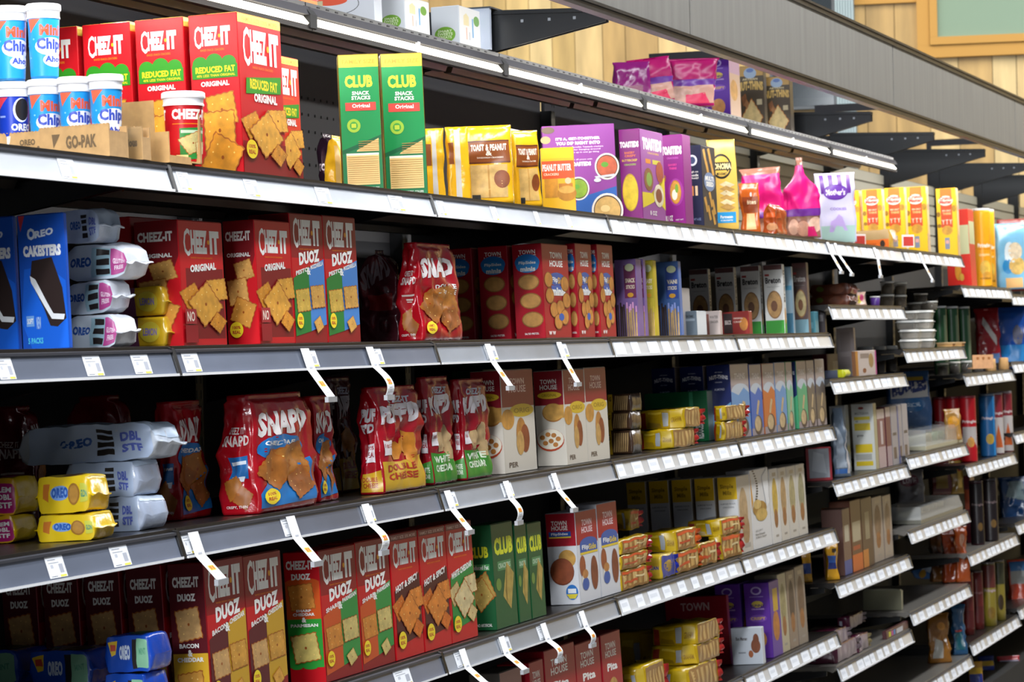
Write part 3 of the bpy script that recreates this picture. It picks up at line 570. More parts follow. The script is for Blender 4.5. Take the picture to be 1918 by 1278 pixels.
def sonoma():
    a = [R(0, 0, 1, 1, '#E3B955'), R(0, .0, .08, 1, '#D4A640'), El(.46, .70, .38, .14, '#1E1B16', n=28), El(.46, .70, .33, .115, '#E3B955', n=28), R(.1, .655, .84, .745, '#1E1B16'), T('SONOMA', .1, .665, .84, .735, '#F2DFA6', .06), T('GOURMET', .28, .60, .66, .63, '#1E1B16', .03), R(.2, .07, .92, .19, '#2E9BDA'), T('Parmesan', .34, .12, .8, .155, WH, .03), T('CRISPS', .34, .09, .8, .105, WH, .02)]
    for i in range(6): a += [P([(.35, .50-.05*i), (.6, .535-.05*i), (.92, .49-.05*i), (.66, .455-.05*i)], '#C89A50' if i % 2 else '#F2DEB0', 'bake')]
    return flat(a)
def butter_box():
    return flat(R(0, 0, 1, 1, '#F0B822'), R(0, .84, 1, 1, '#F4C81E'), R(0, .52, 1, .80, '#E2582A'), T('PEANUT BUTTER', -.0+.02, .64, .92, .75, WH, .04), T('CRACKERS', .05, .57, .52, .61, '#F6DCC0', .03), R(.06, .22, .48, .52, '#E09A30', 'bake'), R(.5, .20, .94, .44, '#D98A28', 'bake'), El(.75, .28, .3, .12, '#C8861E', 'bake'), El(.75, .34, .26, .06, '#E8B050', 'bake'), El(.8, .48, .1, .05, '#D8C8A0'))
def stix(body, band, cap, txt, wide=1):
    a = [R(0, 0, 1, 1, body), R(.42, .5, .98, .93, band), El(.7, .9, .22, .05, '#C9CFA6'), T(txt, .48, .70, .95, .76, '#D8CBB0', .04), T('STICKS', .5, .62, .92, .67, '#D8CBB0', .03), El(.7, .54, .15, .03, '#C9922A')]
    for i in range(9): x = .02+i*.108; t = .42+.03*math.sin(i*2.1); sk = .03*math.sin(i*1.7); a += [P([(x, 0), (x+.075, 0), (x+.075+sk, t), (x+sk, t)], '#4A3A34' if x < .4 else '#C9A36A', 'bake'), P([(x+sk, t-.08), (x+.075+sk, t-.08), (x+.075+sk, t), (x+sk, t)], cap if x > .4 else '#3A2E2A')]
    return flat(a)
def breton(side, body='#E6E4DE', foot='#3E9A3A', txt='#2A2626', nut='#C99A5E'):
    if side: return flat(R(0, 0, 1, 1, body), R(0, 0, 1, .19, foot), R(0, .93, 1, 1, '#6E4A48'), R(.06, .84, .3, .87, '#B03A34'), T('Breton', .08, .73, .92, .82, txt, .04), T('Gluten-free crackers', .15, .675, .85, .69, '#8E8A86', .01), El(.52, .42, .42, .205, '#9A6E3E', 'bake', 26), El(.52, .42, .38, .185, nut, 'bake', 26), El(.5, .40, .18, .08, '#7A4E30', 'bake'))
    return flat(R(0, 0, 1, 1, body), R(0, 0, 1, .19, foot), Tr('Breton', .2, .45, .8, .92, txt, .04), El(.5, .25, .4, .12, nut, 'bake'))
def generic(body, bands, txts=(), blobs=()):
    a = [R(0, 0, 1, 1, body)]
    for b in bands: a.append(R(*b))
    for b in blobs: a.append(El(*b))
    for t in txts: a.append(T(*t))
    return flat(a)
def nutthin(side, c='#101F5A', accent='#5E93C8', ck='#D7B98A'):
    if side: return flat(R(0, 0, 1, 1, c), T('ARTISAN', .35, .90, .68, .915, '#C8CBE0', .02), T('NUT-THINS', .1, .80, .92, .855, '#E2E2EE', .05, 0, .02), T('CRACKERS', .35, .765, .66, .78, '#C8CBE0', .02), T('ALMOND', .3, .66, .75, .69, '#C8CBE0', .02), P([(0, .3), (1, .5), (1, 0), (0, 0)], accent))
    return flat(R(0, 0, 1, 1, '#9A8E96'), R(0, .72, 1, 1, '#A99A98'), El(.5, .62, .5, .12, '#B9C2CC'), P([(0, .1), (1, .1), (1, .6), (.7, .68), (.4, .58), (0, .64)], accent), El(.55, .14, .34, .14, '#5E4A42', 'bake'), El(.5, .16, .26, .11, ck, 'bake'), T('THINS', .2, .80, .8, .88, '#E8E0DC', .03), P([(.4, .3), (.6, .5), (.75, .48), (.55, .28)], ck, 'bake'))
def nutthin_brown():
    return flat(R(0, 0, 1, 1, '#4A3E2E'), R(0, .86, 1, 1, '#A9854A'), El(.5, .90, .24, .08, '#8FA0B4'), El(.5, .94, .14, .03, '#5A6FA0'), T('ARTISAN', .2, .80, .78, .83, '#C9B68A', .03), T('NUT-THINS', .02, .64, .98, .77, '#C8A45A', .06, 0, .02), Cr(.52, .26, .26, .78, '#D8BC80', .8, 1.2, hole=False), Cr(.25, .52, .09, .4, '#8E5A34', .8, hole=False), Cr(.33, .46, .07, .9, '#A87448', .8, hole=False), R(.72, .44, .92, .52, '#B9AA88'), T('NET WT 4.25', .3, .05, .8, .08, '#B9AA88', .02))
def purple_box():
    return flat(R(0, 0, 1, 1, '#5B2A94'), El(.48, .90, .22, .055, '#B9A6D8'), El(.48, .90, .15, .035, '#5B2A94'), R(.2, .815, .76, .825, '#9A82C4'), El(.5, .72, .24, .045, '#C9B04A'), T('BUNNY', .22, .685, .8, .72, '#3A1668', .04), T('GRAHAMS', .25, .645, .78, .665, '#C9A9DC', .03), El(.5, .53, .36, .05, '#7A4AAE'), T('CRISPY', .2, .51, .8, .55, '#D8B05A', .03), El(.5, .25, .3, .12, '#C98A4A', 'bake'))
def wafer(side):
    if side: return flat(R(0, 0, 1, 1, '#F0C418'), R(.2, .93, .8, 1, '#E8761E'), P([(.2, .42), (.8, .42), (.8, .93), (.2, .93)], '#CE4A22'), R(.2, .8, .8, .93, '#E8761E'), El(.48, .82, .38, .075, '#F4E6D8'), T('Crunch', .16, .83, .82, .885, '#D23A2E', .05), T('Master', .16, .775, .80, .83, '#D23A2E', .05), T('SEA SALT', .28, .66, .74, .685, '#F8D8B8', .04), T('THINS', .30, .61, .74, .645, '#F0B878', .05), T('Y T Y', .24, .47, .78, .54, '#F2D8C8', .03), El(.5, .38, .28, .07, '#D9A03A', 'bake'), El(.08, .62, .1, .04, '#A87A1E', 'bake'), El(.9, .7, .12, .05, '#C8982A', 'bake'), El(.1, .45, .1, .03, '#A87A1E', 'bake'), R(.36, .1, .6, .27, '#7E8AA6'), R(.4, .18, .56, .23, '#E0A49A'))
    return flat(R(0, 0, 1, 1, '#EBC9A2'), R(.0, .3, .3, .9, '#F2D64A'), El(.5, .7, .3, .05, '#E49A8E'), R(.3, .2, .8, .3, '#D8B498'))
def simple(side):
    if side: return flat(R(0, 0, 1, 1, '#D8DADF'), R(0, .71, 1, 1, '#E0B91E'), T('Simple', .12, .84, .82, .91, '#8E6E0E', .04), T('Mills', .25, .77, .7, .825, '#8E6E0E', .03), T('ALMOND FLOUR', .08, .645, .88, .665, '#7E828C', .02), T('CRACKERS', .2, .60, .8, .62, '#7E828C', .02), R(.2, .28, .75, .29, '#9A9EA8'))
    return flat(R(0, 0, 1, 1, '#CFC6BA'), El(.4, .55, .34, .3, '#C7A67A', 'bake'), El(.5, .3, .3, .2, '#B99468', 'bake'), R(.3, .06, .8, .12, '#A8A29A'))
def almond_front():
    a = [R(0, 0, 1, 1, '#DEDCDA'), P([(0, .98), (.1, .6), (0, .5)], '#D2942E')]
    for i in range(12): t = i/11; a += [P([(x+.62-.5*(t-.1)**2-.5*(1-t), y) for x, y in ((0, 1-.36*t), (.10, .995-.36*t), (.11, .978-.36*t), (.01, .98-.36*t))], '#2A2426')]
    a += [El(.42, .50, .38, .10, '#B98A3A', 'bake'), El(.5, .42, .32, .08, '#D9B260', 'bake'), El(.3, .56, .22, .06, '#E0BC72', 'bake'), P([(.62, .9), (.95, 1), (.95, .55), (.8, .5)], '#EDEDED'), T('SEA SALT', .12, .22, .5, .24, '#8A8A8A', .02), T('Fine Ground', .1, .17, .6, .195, '#4A4A4A', .02), T('& Black Pepper', .1, .13, .7, .155, '#4A4A4A', .02)]
    return flat(a)
def oat_front(c='#D4CCC0', blob='#C09A68'):
    return flat(R(0, 0, 1, 1, c), El(.5, .6, .34, .28, blob, 'bake'), El(.5, .33, .24, .13, '#A8703C', 'bake'), R(.3, .90, .75, .95, '#B8A890'), R(.35, .08, .7, .11, '#9A928A'))
def can_art(c1='#F2A81C', c2='#C94028'):
    return flat(R(0, 0, 1, 1, c1), T('Pringles', .25, .50, .75, .57, '#F4EAD8', .06), R(.26, .49, .74, .495, c2), T('CHEDDAR', .28, .40, .70, .43, '#F8E2B0', .03), El(.5, .24, .2, .10, '#F6C850', 'bake'), El(.55, .14, .16, .05, '#E8A83A', 'bake'), T('CHEESE', .3, .085, .7, .11, '#7A4A10', .03))

# ================================================================== goods: helpers that stand a thing on its shelf
ABOVE = dict(B='A', C='B', D='C', E='D', F2='F1', F3='F2', F4='F3', F5='F4', G2='G1', G3='G2', G4='G3', G5='G4', H2='H1', H3='H2', H4='H3', H5='H4')
def headroom(S, Y, z0, h):
    U = ABOVE.get(S)
    return h if not U else min(h, HZ[U]+RH-.030-(Y+.05)*math.tan(TILT[U])-z0)
def bagpx(S, xa, xb, yt, Yf, d, col, arts, label, name='snack_bag', cat='bag', group=None, zb=None, lean=0, Ns=60, Nv=44, kind='film', yaw=0, **kw):
    z0 = base(S, Yf+d/2) if zb is None else zb
    X0 = solve_X(xa, Yf+d, z0); X1 = solve_X(xb, Yf, z0); X1 = max(X1, X0+.05); Xc = (X0+X1)/2
    xm = proj((Xc, Yf+d/2, z0+.2))[0]; p = atY(xm, yt, Yf+d/2+.2*math.sin(TILT[S])); h = headroom(S, Yf+d/2, z0, p.z-z0)
    o = soft_obj(name, bag_P(X1-X0, d, h, **kw), Ns, Nv, col, arts, label, cat, group, kind)
    place(o, Xc, Yf+d/2, z0+.001, TILT[S]+lean, yaw); o['_h'] = h; return o
_packs = {}
def packpx(S, xa, xc, yt, yb, w, col, arts, label, name='cookie_pack', cat='pack', group=None, Yf=.03, zb=None, on=None, key=None, fin=.10, h=None, yaw=0, k=.12, cr=.003, kind='film'):
    """pack lying with its long side running into the shelf; on = pack it lies on"""
    if on is not None: zb = on['_top']+.0015; 
    elif zb is None: zb = base(S, Yf)
    X0 = solve_X(xc, Yf, zb); p = atY(xc, yt, Yf)
    if h is None: h = max(.02, p.z-zb)
    q = atX(xa, (yt+yb)/2, X0); L = max(.05, q.y-Yf)
    kk = (round(w, 3), round(L, 2), round(h, 3), key or label)
    if kk not in _packs:
        mb = MB(); wrap(mb, pack_P(w, L, h, seed=len(_packs)+1, fin=fin, k=k, cr=cr), 36, 26, mat(col, kind), arts, caps=True); _packs[kk] = mb.mesh(name, True)
    o = bpy.data.objects.new(name, _packs[kk]); COL.objects.link(o); tag(o, label, cat, group)
    t = TILT[S]; place(o, X0+w/2, Yf+L/2, zb+.001-L/2*math.tan(t), t, yaw); o['_top'] = zb+h; return o
def bagface(S, xa, xb, yt, Y, th, col, arts, label, name='snack_bag', cat='bag', group=None, zb=None, lean=0, Ns=44, Nv=30, kind='film', yaw=-66, **kw):
    """flat bag turned with its broad panel to the near end of the aisle; xa..xb its pixels"""
    z0 = base(S, Y) if zb is None else zb; xm = (xa+xb)/2
    X = solve_X(xm, Y, z0); p = atY(xm, yt, Y+.2*math.sin(TILT[S])); h = headroom(S, Y, z0, p.z-z0)
    D = (Vector((X, Y, z0))-CAM).dot(_f); a = math.radians(yaw); w = (xb-xa)/F*D/abs(Vector((math.cos(a), math.sin(a), 0)).dot(_r))
    o = soft_obj(name, bag_P(w, th, h, **kw), Ns, Nv, col, arts, label, cat, group, kind)
    place(o, X, Y, z0+.001, TILT[S]+lean, a); return o
def faced(S, xa, xb, yt, th, col, art, key, name, label, cat='box', group=None, Y=.05, yaw=24, zb=None, art_front=None):
    """upright carton turned so that one broad face looks towards the near end of the aisle; xa..xb its pixels"""
    X, h, z0 = solve_top(S, xb, yt, Y, zb); t = TILT[S]
    a = math.radians(yaw); xc = (xa+xb)/2; D = (Vector((X, Y, z0+h/2))-CAM).dot(_f)
    n = Vector((-math.cos(a), -math.sin(a), 0)); tang = Vector((-math.sin(a), math.cos(a), 0)); wd_ = (xb-xa)/F*D/abs(tang.dot(_r))
    mesh = carton_mesh(th, wd_, h, col, art, art_front, key)
    o = bpy.data.objects.new(name, mesh); COL.objects.link(o)
    place(o, X, Y, z0+.0008, t, a); tag(o, label, cat, group); o['_w'] = th; o['_d'] = wd_; o['_h'] = h; return o

# ------------------------------------------------------------------ second shelf down (brightly lit)
G1 = 'red reduced-fat cracker cartons in one file'
fr_, sd_ = front_reduced(), side_reduced()
o = bx('A', 352, 443, 524, 22, RED, sd_, fr_, 'red', 'cracker_box', 'front red cheese cracker carton of the bright-shelf file, green reduced-fat band, front panel showing', group=G1, top='#F6D85A')
behind(o, 'A', 'second red carton from the front in the bright-shelf file with green reduced-fat bands', 1, .010)
behind(o, 'A', 'third red carton from the front in the bright-shelf file with green reduced-fat bands', 2, .010)
behind(o, 'A', 'rearmost red carton of the bright-shelf file, half hidden by the stacked blue cups', 3, .010)
b = bx('A', None, 505, 558, 101, '#D2361C', sd_, fr_, 'red2', 'cracker_box', 'red cheese cracker carton, coloured as orange-lit, peeking out right of the green-banded file', group=None, Y=.085, d=.08)  # strong orange light is put into this carton's base colour
cs = side_club_snack()
faced('A', 632, 708, 101, .055, '#6E5A14', cs, 'club', 'snack_stack_box', 'tall green cracker stack box with yellow top band, the left one of the pair', group='green cracker stack boxes', Y=.05)
faced('A', 712, 790, 99, .055, '#6E5A14', cs, 'club', 'snack_stack_box', 'tall green cracker stack box with yellow top band, the right one of the pair', group='green cracker stack boxes', Y=.035)

def toastpk(lbl=True):
    return flat(R(.0, .52, 1, .82, '#8A4A1E'), R(0, .80, 1, .82, '#5E2E14'), R(0, .52, 1, .54, '#5E2E14'), T('TOAST & PEANUT', .1, .68, .93, .77, '#F2E6D8', .05), T('&', .45, .62, .6, .68, '#F2E6D8', .04), T('SANDWICH CRACKERS', .25, .585, .85, .605, '#F2E6D8', .02), R(.08, .06, .92, .50, '#D9B26A', 'bake'), R(.48, .06, .52, .5, '#B98A44'), El(.8, .3, .18, .12, '#8E4A1E', 'bake'), R(.1, .02, .3, .10, '#2A2A2A'))
seam = flat(R(.35, .02, .62, .98, '#C9C5C0'), R(.0, .5, .3, .80, '#8A4A1E'))
for i, (xa, xb, yt, Yf, d, ar, lb) in enumerate((
        (797, 838, 243, .12, .025, [(.26, .49, .02, .98, seam, False)], 'yellow cracker pouch with grey back seam, first right of the green boxes'),
        (838, 884, 240, .085, .03, [(.26, .49, .02, .98, seam, False)], 'yellow cracker pouch with grey seam, second right of the green boxes'),
        (868, 966, 238, .07, .035, [(.26, .49, .02, .98, toastpk(), False)], 'yellow and brown cracker pouch with toast and peanut lettering'),
        (962, 1014, 247, .05, .035, [(.26, .49, .02, .98, toastpk(), False)], 'slightly crushed yellow cracker pouch beside the orange peanut butter box'))):
    bagface('A', xa, xb, yt, Yf, d, '#EDB41E', ar, lb, 'cracker_pouch', 'pouch', 'yellow cracker pouches', seed=i+3, cr=.004, seal=.05, bottom=.04, k=.2, yaw=(-66, -66, -66, -50)[i])
bagpx('A', 590, 616, 252, .40, .05, '#2A1526', [(.03, .24, .3, .8, flat(T('TOSA', .1, .45, .9, .65, '#B8A8B0', .05)), False)], 'dark purple pack far back on the bright shelf left of the green boxes', 'cracker_pouch', 'pouch', None, seed=7)
bagpx('A', 606, 640, 256, .30, .05, '#D9A41E', [(.1, .24, .02, .95, flat(R(.4, .2, .9, .9, '#C9A25E')), False)], 'yellow cracker pouch standing far back left of the green boxes', 'cracker_pouch', 'pouch', None, seed=8)
bx('A', None, 950, 1012, 240, '#E6DAD8', flat(R(0, .93, 1, .96, '#7E3A8E')), None, 'cream', 'cracker_box', 'cream topped carton mostly hidden behind the yellow pouches', Y=.20, w=.1)
faced('A', 1012, 1074, 276, .03, '#EDB41E', butter_box(), 'pb', 'peanut_butter_cracker_box', 'small yellow and orange peanut butter cracker box leaning before the large purple panel', Y=.03, yaw=20)
faced('A', 1014, 1150, 232, .045, '#7E3A84', toasted_back(), 'tback', 'cracker_box', 'big purple cracker carton turned to show bowls of dip on its back panel', Y=.085, yaw=21)
bx('A', 1158, 1197, 1240, 241, '#7E1E74', toasted_side(), toasted_front(), 't1', 'cracker_box', 'purple toasted cracker carton with one big golden cracker on its side', Y=.03)
bx('A', 1236, 1277, 1292, 252, '#8A1C80', toasted_small(), None, 't2', 'cracker_box', 'narrow magenta cracker carton with a topped round cracker picture', Y=.03)
bx('A', 1281, 1312, 1338, 272, '#1B2440', navy(1), navy(0), 'navy', 'cracker_box', 'navy blue seed cracker carton right of the magenta ones', Y=.03)
bagface('A', 1329, 1385, 264, .05, .03, '#E3B955', [(.255, .495, .0, 1, sonoma(), False)], 'golden yellow cheese crisp pouch with black oval emblem and blue flavour band', 'crisp_pouch', 'pouch', None, seed=21, cr=.002, seal=.05, bottom=.02, k=.05, kind='ink')
bagface('A', 1386, 1426, 345, .06, .035, '#C8601E', [(.26, .49, .05, .95, flat(R(.2, .02, .8, .38, '#E8C48A'), R(0, .40, 1, .75, '#8E3E1A'), T('Bites', .3, .58, .9, .68, '#F0D8B8', .03), El(.6, .8, .08, .05, '#D8D8D8')), False)], 'short orange-brown cookie pouch beside the golden crisp pouch', 'cookie_pouch', 'pouch', None, seed=22)
PK, MG, PU = '#E0187C', '#B0105A', '#6A2A8E'
def pinkart(c=PK): return [(0, .999, .36, .90, flat(R(0, 0, 1, 1, c)), False), (0, .999, .27, .36, flat(R(0, 0, 1, 1, PU)), False), (.25, .5, .02, .26, flat(El(.2, .5, .16, .4, '#D8A88E', 'bake'), El(.5, .4, .2, .4, '#C08A70', 'bake'), El(.85, .6, .2, .4, '#E0B8A0', 'bake'), P([(.6, 0), (.9, 0), (.8, .5), (.62, .5)], '#C0185E')), False)]
bagface('A', 1394, 1476, 316, .10, .06, '#9A6A58', [(a, b, c, d, e, f) for a, b, c, d, e, f in pinkart()], 'tall shiny pink bag slumped left of the twisted-top pink bag', 'cookie_bag', 'bag', 'pink cookie bags', seed=31, cr=.011, seal=.04, lean=.05, Ns=56, Nv=40)
bagface('A', 1466, 1540, 297, .05, .07, '#8E6454', pinkart(), 'shiny pink and purple bag of cookies with its clear top gathered to a point', 'cookie_bag', 'bag', 'pink cookie bags', seed=33, cr=.009, neck=.60, seal=.03, Ns=56, Nv=40)
bagpx('A', 1425, 1480, 385, .02, .05, '#A8481C', [(.02, .45, .5, .75, flat(R(.1, .2, .9, .9, '#C8561E')), False), (.02, .4, .1, .4, flat(El(.4, .5, .3, .4, '#D89A6A', 'bake')), False)], 'small clear and brown pouch lying against the pink bags', 'cookie_pouch', 'pouch', None, seed=35, cr=.008)
moth = []
for i in range(4): moth.append((.26, .49, .70, .97, flat(R(.05+.25*i, 0, .17+.25*i, 1, '#5A1E8A')), False))
moth += [(.26, .49, .0, .24, flat(R(0, 0, 1, 1, '#9FBEB8')), False), (.27, .45, .58, .86, flat(El(.55, .5, .46, .40, '#5A2A94', n=28), El(.55, .5, .42, .34, '#6A3AA4', n=28), T("Mother's", .2, .34, .92, .66, '#EDE6F4', .04)), False), (.27, .46, .44, .54, flat(T('COOKIES', .3, .2, .9, .6, '#8A6AC0', .03)), False), (.30, .45, .12, .42, flat(P([(.1, .1), (.2, .6), (.4, .7), (.55, .95), (.7, .8), (.8, .5), (.95, .1), (.8, .1), (.7, .35), (.4, .35), (.3, .1)], '#B9A2DC')), False)]
bagface('A', 1531, 1606, 326, .055, .05, '#C9C6E2', moth, 'white and purple striped cookie bag with oval lettered emblem and little lilac animal', 'cookie_bag', 'bag', None, seed=36, cr=.004, seal=.03, flare=.08, k=.12)
ws, wf = wafer(1), wafer(0)
for i, (a, c, r, y, Y) in enumerate(((1576, 1608, 1612, 357, .20), (1614, 1650, 1655, 354, .115), (1655, 1692, 1697, 351, .11), (1695, 1733, 1748, 349, .075), (1752, 1789, 1803, 352, .03))):
    bx('A', a, c, r, y, '#EDBE1A', ws, wf, 'waf', 'cracker_box', f'yellow cracker carton with orange panel on the bright shelf, {ORD[i]} from left', group='yellow cracker cartons with orange panels', Y=Y, w=.055)
packpx('A', 1598, 1674, 428, 460, .11, '#B98F5A', [(0, .24, .12, .88, flat(R(0, 0, 1, .5, '#E8701E'), R(0, .5, 1, 1, '#B99A6A'), T('TANDOOR OAT', .1, .15, .6, .3, '#B8501A', .02), El(.8, .25, .08, .2, '#3A2A22')), True)], 'clear wrapped loaf of crispbread with orange label lying before the yellow cartons', 'crispbread_pack', 'pack', None, Yf=.03, kind='clear', fin=.12)
for a, b, y, Y, lb in ((1597, 1618, 415, .12, 'left'), (1690, 1712, 450, .012, 'right')):
    m = MB(); m.box((0, 0, 0), (.05, .004, .045), mat('#F0E8E4', 'plastic')); m.box((.004, -.001, .005), (.046, -.0001, .038), mat('#C2423A', 'ink')); m.box((-.0006, .0, .0), (-.0001, .004, .045), mat('#E8E0DC', 'plastic'))
    o = m.build('price_tag'); X, h, z0 = solve_top('A', a, y, Y); o.location = (X, Y, z0+.004); o.rotation_euler = (0, 0, math.radians(-45)); tag(o, f'small white framed red price card beside the wrapped crispbread, on its {lb}', 'price card')

# cups in their cut cartons
def lathe(prof):
    n = len(prof)-1
    def f(s, v):
        i = min(int(v*n), n-1); a = v*n-i; r = prof[i][0]*(1-a)+prof[i+1][0]*a; z = prof[i][1]*(1-a)+prof[i+1][1]*a
        ph = math.pi/2+2*math.pi*s; return Vector((r*math.cos(ph), r*math.sin(ph), z))
    return f
def cup(r, h, col, art, label, cat='cup', group=None, lidc='#EEF0F6', name='cookie_cup', key=None):
    o = empty(name); tag(o, label, cat, group)
    mb = MB(); wrap(mb, lathe([(r*.80, 0), (r*.94, h*.86)]), 40, 4, mat(col), [(.05, .60, .03, .985, art, False)], off=.0005); mb.build('cup_body', o, smooth=True)
    mb = MB(); wrap(mb, lathe([(r*.95, h*.80), (r*1.0, h*.80), (r*1.0, h*.82), (r*.97, h*.83), (r*.97, h*.90), (r*1.05, h*.91), (r*1.06, h*.93), (r*1.05, h*.985), (r*.96, h), (r*.93, h*.975), (r*.4, h*.97)]), 40, 10, mat(lidc, 'plastic')); mb.build('lid', o)
    return o
mini = flat(R(0, 0, 1, 1, '#2496E0'), P([(.16, .93), (.44, .93), (.22, .70)], '#E8664A'), T('Mini', .42, .66, .86, .84, '#E85A38', .05), El(.66, .48, .34, .15, '#F1F3FA'), T('Chips', .36, .38, .96, .62, '#3A50B8', .05), El(.72, .26, .24, .11, '#F1F3FA'), T('Ahoy', .52, .2, .94, .33, '#3A50B8', .05), El(.1, .5, .02, .015, '#8AC8F2'), El(.2, .3, .02, .015, '#8AC8F2'), El(.3, .6, .02, .015, '#8AC8F2'))
oreoc = flat(R(0, 0, 1, 1, '#1638B0'), P([(.02, .93), (.40, .93), (.08, .62)], '#C8384A'), El(.66, .72, .17, .2, '#E8EAF0'), El(.68, .73, .15, .18, '#2A2422'), T('OREO', .45, .38, .9, .5, WH, .05), T('mini', .35, .15, .9, .34, WH, .06), R(.2, .6, .34, .63, '#8AA0E0'))
def putcup(o, x, Y, dz=0, S='A'): z0 = base(S, Y)+dz; o.location = (solve_X(x, Y, z0), Y, z0+.003); return o
rc = .0265
cups = [(28, .214, 0, oreoc, '#1638B0', 'dark blue cup of mini sandwich cookies with white lid, leftmost of the lower row'), (86, .160, 0, mini, '#2496E0', 'light blue mini cookie cup in the lower row beside the dark blue cup'), (143, .106, 0, mini, '#2496E0', 'light blue mini cookie cup in the lower row, second from the right'), (201, .052, 0, mini, '#2496E0', 'light blue mini cookie cup at the right end of the lower row by the cardboard')]
for x, Y, dz, ar, c, lb in cups:
    o = cup(rc, .118, c, ar, lb, group='cookie cups in cut cartons'); putcup(o, x, Y, .012)
for x, Y, lb in ((22, .214, 'left light blue cup of the two stacked on top of the lower cups'), (84, .160, 'right light blue cup of the two stacked on the lower cups')):
    o = cup(rc, .118, '#2496E0', mini, lb, group='cookie cups in cut cartons'); putcup(o, x, Y, .132)
cz = flat(R(0, 0, 1, 1, '#C01420'), T('CHEEZ-IT', .30, .70, .96, .88, WH, .06), R(.3, .62, .9, .635, '#E8861C'), T('IT', .02, .70, .16, .88, WH, .06), P([(.42, .0), (.92, .06), (.95, .58), (.42, .55)], '#2E8B3E'), R(.44, .47, .94, .52, '#BFD8BE'), Cr(.64, .3, .2, .5, '#D9CB8A', .8), Cr(.82, .22, .14, .1, '#E0D49A', .8), R(.36, -.0+.01, .55, .10, '#E8DFA0'))
o = cup(.0345, .118, '#C01420', cz, 'red cheese cracker cup with white lid standing in an opened brown carton', group=None, name='cracker_cup'); putcup(o, 346, .045, .004)
def tray(S, x, Y, w, d, hf, hs, label, txt, back=None, tag_=True):
    """cut open shipping carton: floor, low front and left walls, taller rear"""
    t = .004; k = mat('#C09A68', 'kraft'); ki = mat('#B08C5C', 'kraft'); m = MB()
    m.box((0, 0, 0), (w, d, t), k); m.box((0, 0, t), (t, d, hs), k); m.box((w-t, 0, t), (w, d, hs), k); m.box((t, 0, t), (w-t, t, hf), k); m.box((t, d-t, t), (w-t, d, back or hs), ki)
    n = int(d/.006)
    for i in range(n): m.box((-.0006, d/n*i+.001, hs), (t, d/n*i+.004, hs+.0012), k)
    prims = txt
    put_flat(m, prims, (0, d, 0), (0, -d, 0), (0, 0, hs), (-1, 0, 0), .0004)
    o = m.build('cut_carton'); z0 = base(S, Y); place(o, solve_X(x, Y, z0), Y, z0+.0005, TILT[S]); return tag(o, label, 'cardboard tray', 'cut open cardboard trays')
ik = '#6E5A42'
t2 = tray('A', 206, .016, .066, .120, .040, .050, 'kraft cardboard tray in the middle with a dark triangle mark', flat(P([(.18, .78), (.30, .78), (.2, .35)], ik), T('GO-PAK', .38, .3, .82, .72, ik, .05)))
t1 = tray('A', 92, .142, .066, .125, .042, .050, 'kraft cardboard tray at the far left under the dark blue cup', flat(T('mini', .58, .2, .88, .55, ik, .06), T('OREO', .6, .58, .82, .78, ik, .05), R(.36, .3, .54, .36, ik)))
tray('A', 268, .014, .03, .062, .036, .052, 'small kraft cardboard tray before the red cartons, lettered on its flap', flat(R(0.02, .04, .98, .96, '#AC8858'), T('Nutritious', .18, .4, .86, .66, ik, .07)))
m = MB(); k = mat('#C49A62', 'kraft'); m.box((0, 0, 0), (.085, .17, .003), k); m.box((0, .025, .003), (.003, .10, .102), k); m.box((0, .0, .003), (.003, .0249, .05), k); m.box((0, .1001, .003), (.003, .17, .04), k); m.box((.085, .0, .003), (.125, .17, .0055), k); m.box((.118, .0, .003), (.125, .026, .10), mat('#B28B58', 'kraft'))
m.box((.003, .0, .003), (.082, .002, .012), k); o = m.build('cut_carton'); z0 = base('A', .01); place(o, solve_X(318, .012, z0), .012, z0+.0005, TILT['A']); tag(o, 'tall sided opened kraft carton that holds the red cracker cup', 'cardboard tray', 'cut open cardboard trays')



# ------------------------------------------------------------------ topmost shelf
def soup(): return flat(R(0, 0, 1, 1, '#C4C8CE'), El(.5, .36, .30, .17, '#4A4A4A', n=28), El(.5, .36, .29, .16, '#C4C8CE', n=28), El(.42, .42, .22, .07, '#D0553A', n=24), P([(.02, .26), (.3, .30), (.3, .44), (.05, .44)], '#BDB48E'), P([(.36, .52), (.37, .60), (.38, .52)], '#333'.replace('#333', '#333333')), P([(.42, .52), (.43, .62), (.44, .52)], '#333333'), P([(.48, .52), (.49, .60), (.50, .52)], '#333333'))
def sweets(side):
    if side: return flat(R(0, 0, 1, 1, '#C4C8CC'), El(.48, .30, .38, .20, '#6FA032', n=28), T('SMART', .22, .36, .74, .42, '#D5E3B8', .03), T('SWEETS', .2, .28, .76, .35, '#D5E3B8', .03), T('TREATS', .24, .2, .72, .27, '#D5E3B8', .03))
    return flat(R(0, 0, 1, 1, '#E9E6E0'), P([(.18, .55), (.42, .55), (.42, .78), (.3, .86), (.18, .78)], '#E8D8A8'), El(.76, .72, .13, .13, '#6FA032'), R(.56, .28, .61, .76, '#5AA0D0'), R(.28, .2, .32, .5, '#E8B49A'), R(.42, .2, .44, .4, '#9AA0A8'))
ss, sf = sweets(1), sweets(0)
bx('Z', 560, 698, 712, -70, '#C6CAD0', soup(), None, 'soup', 'white_carton', 'large pale carton with a line drawing of a bowl of red soup', Y=.30)
bx('Z', 706, 757, 803, -8, '#C9CCD0', ss, sf, 'sw', 'white_carton', 'white carton with green oval, left one of two beside the soup bowl carton', group='white cartons with green ovals', Y=.30)
bx('Z', 806, 859, 901, 10, '#C9CCD0', ss, sf, 'sw', 'white_carton', 'white carton with green oval, right one of two, next to the grey plate', group='white cartons with green ovals', Y=.30)
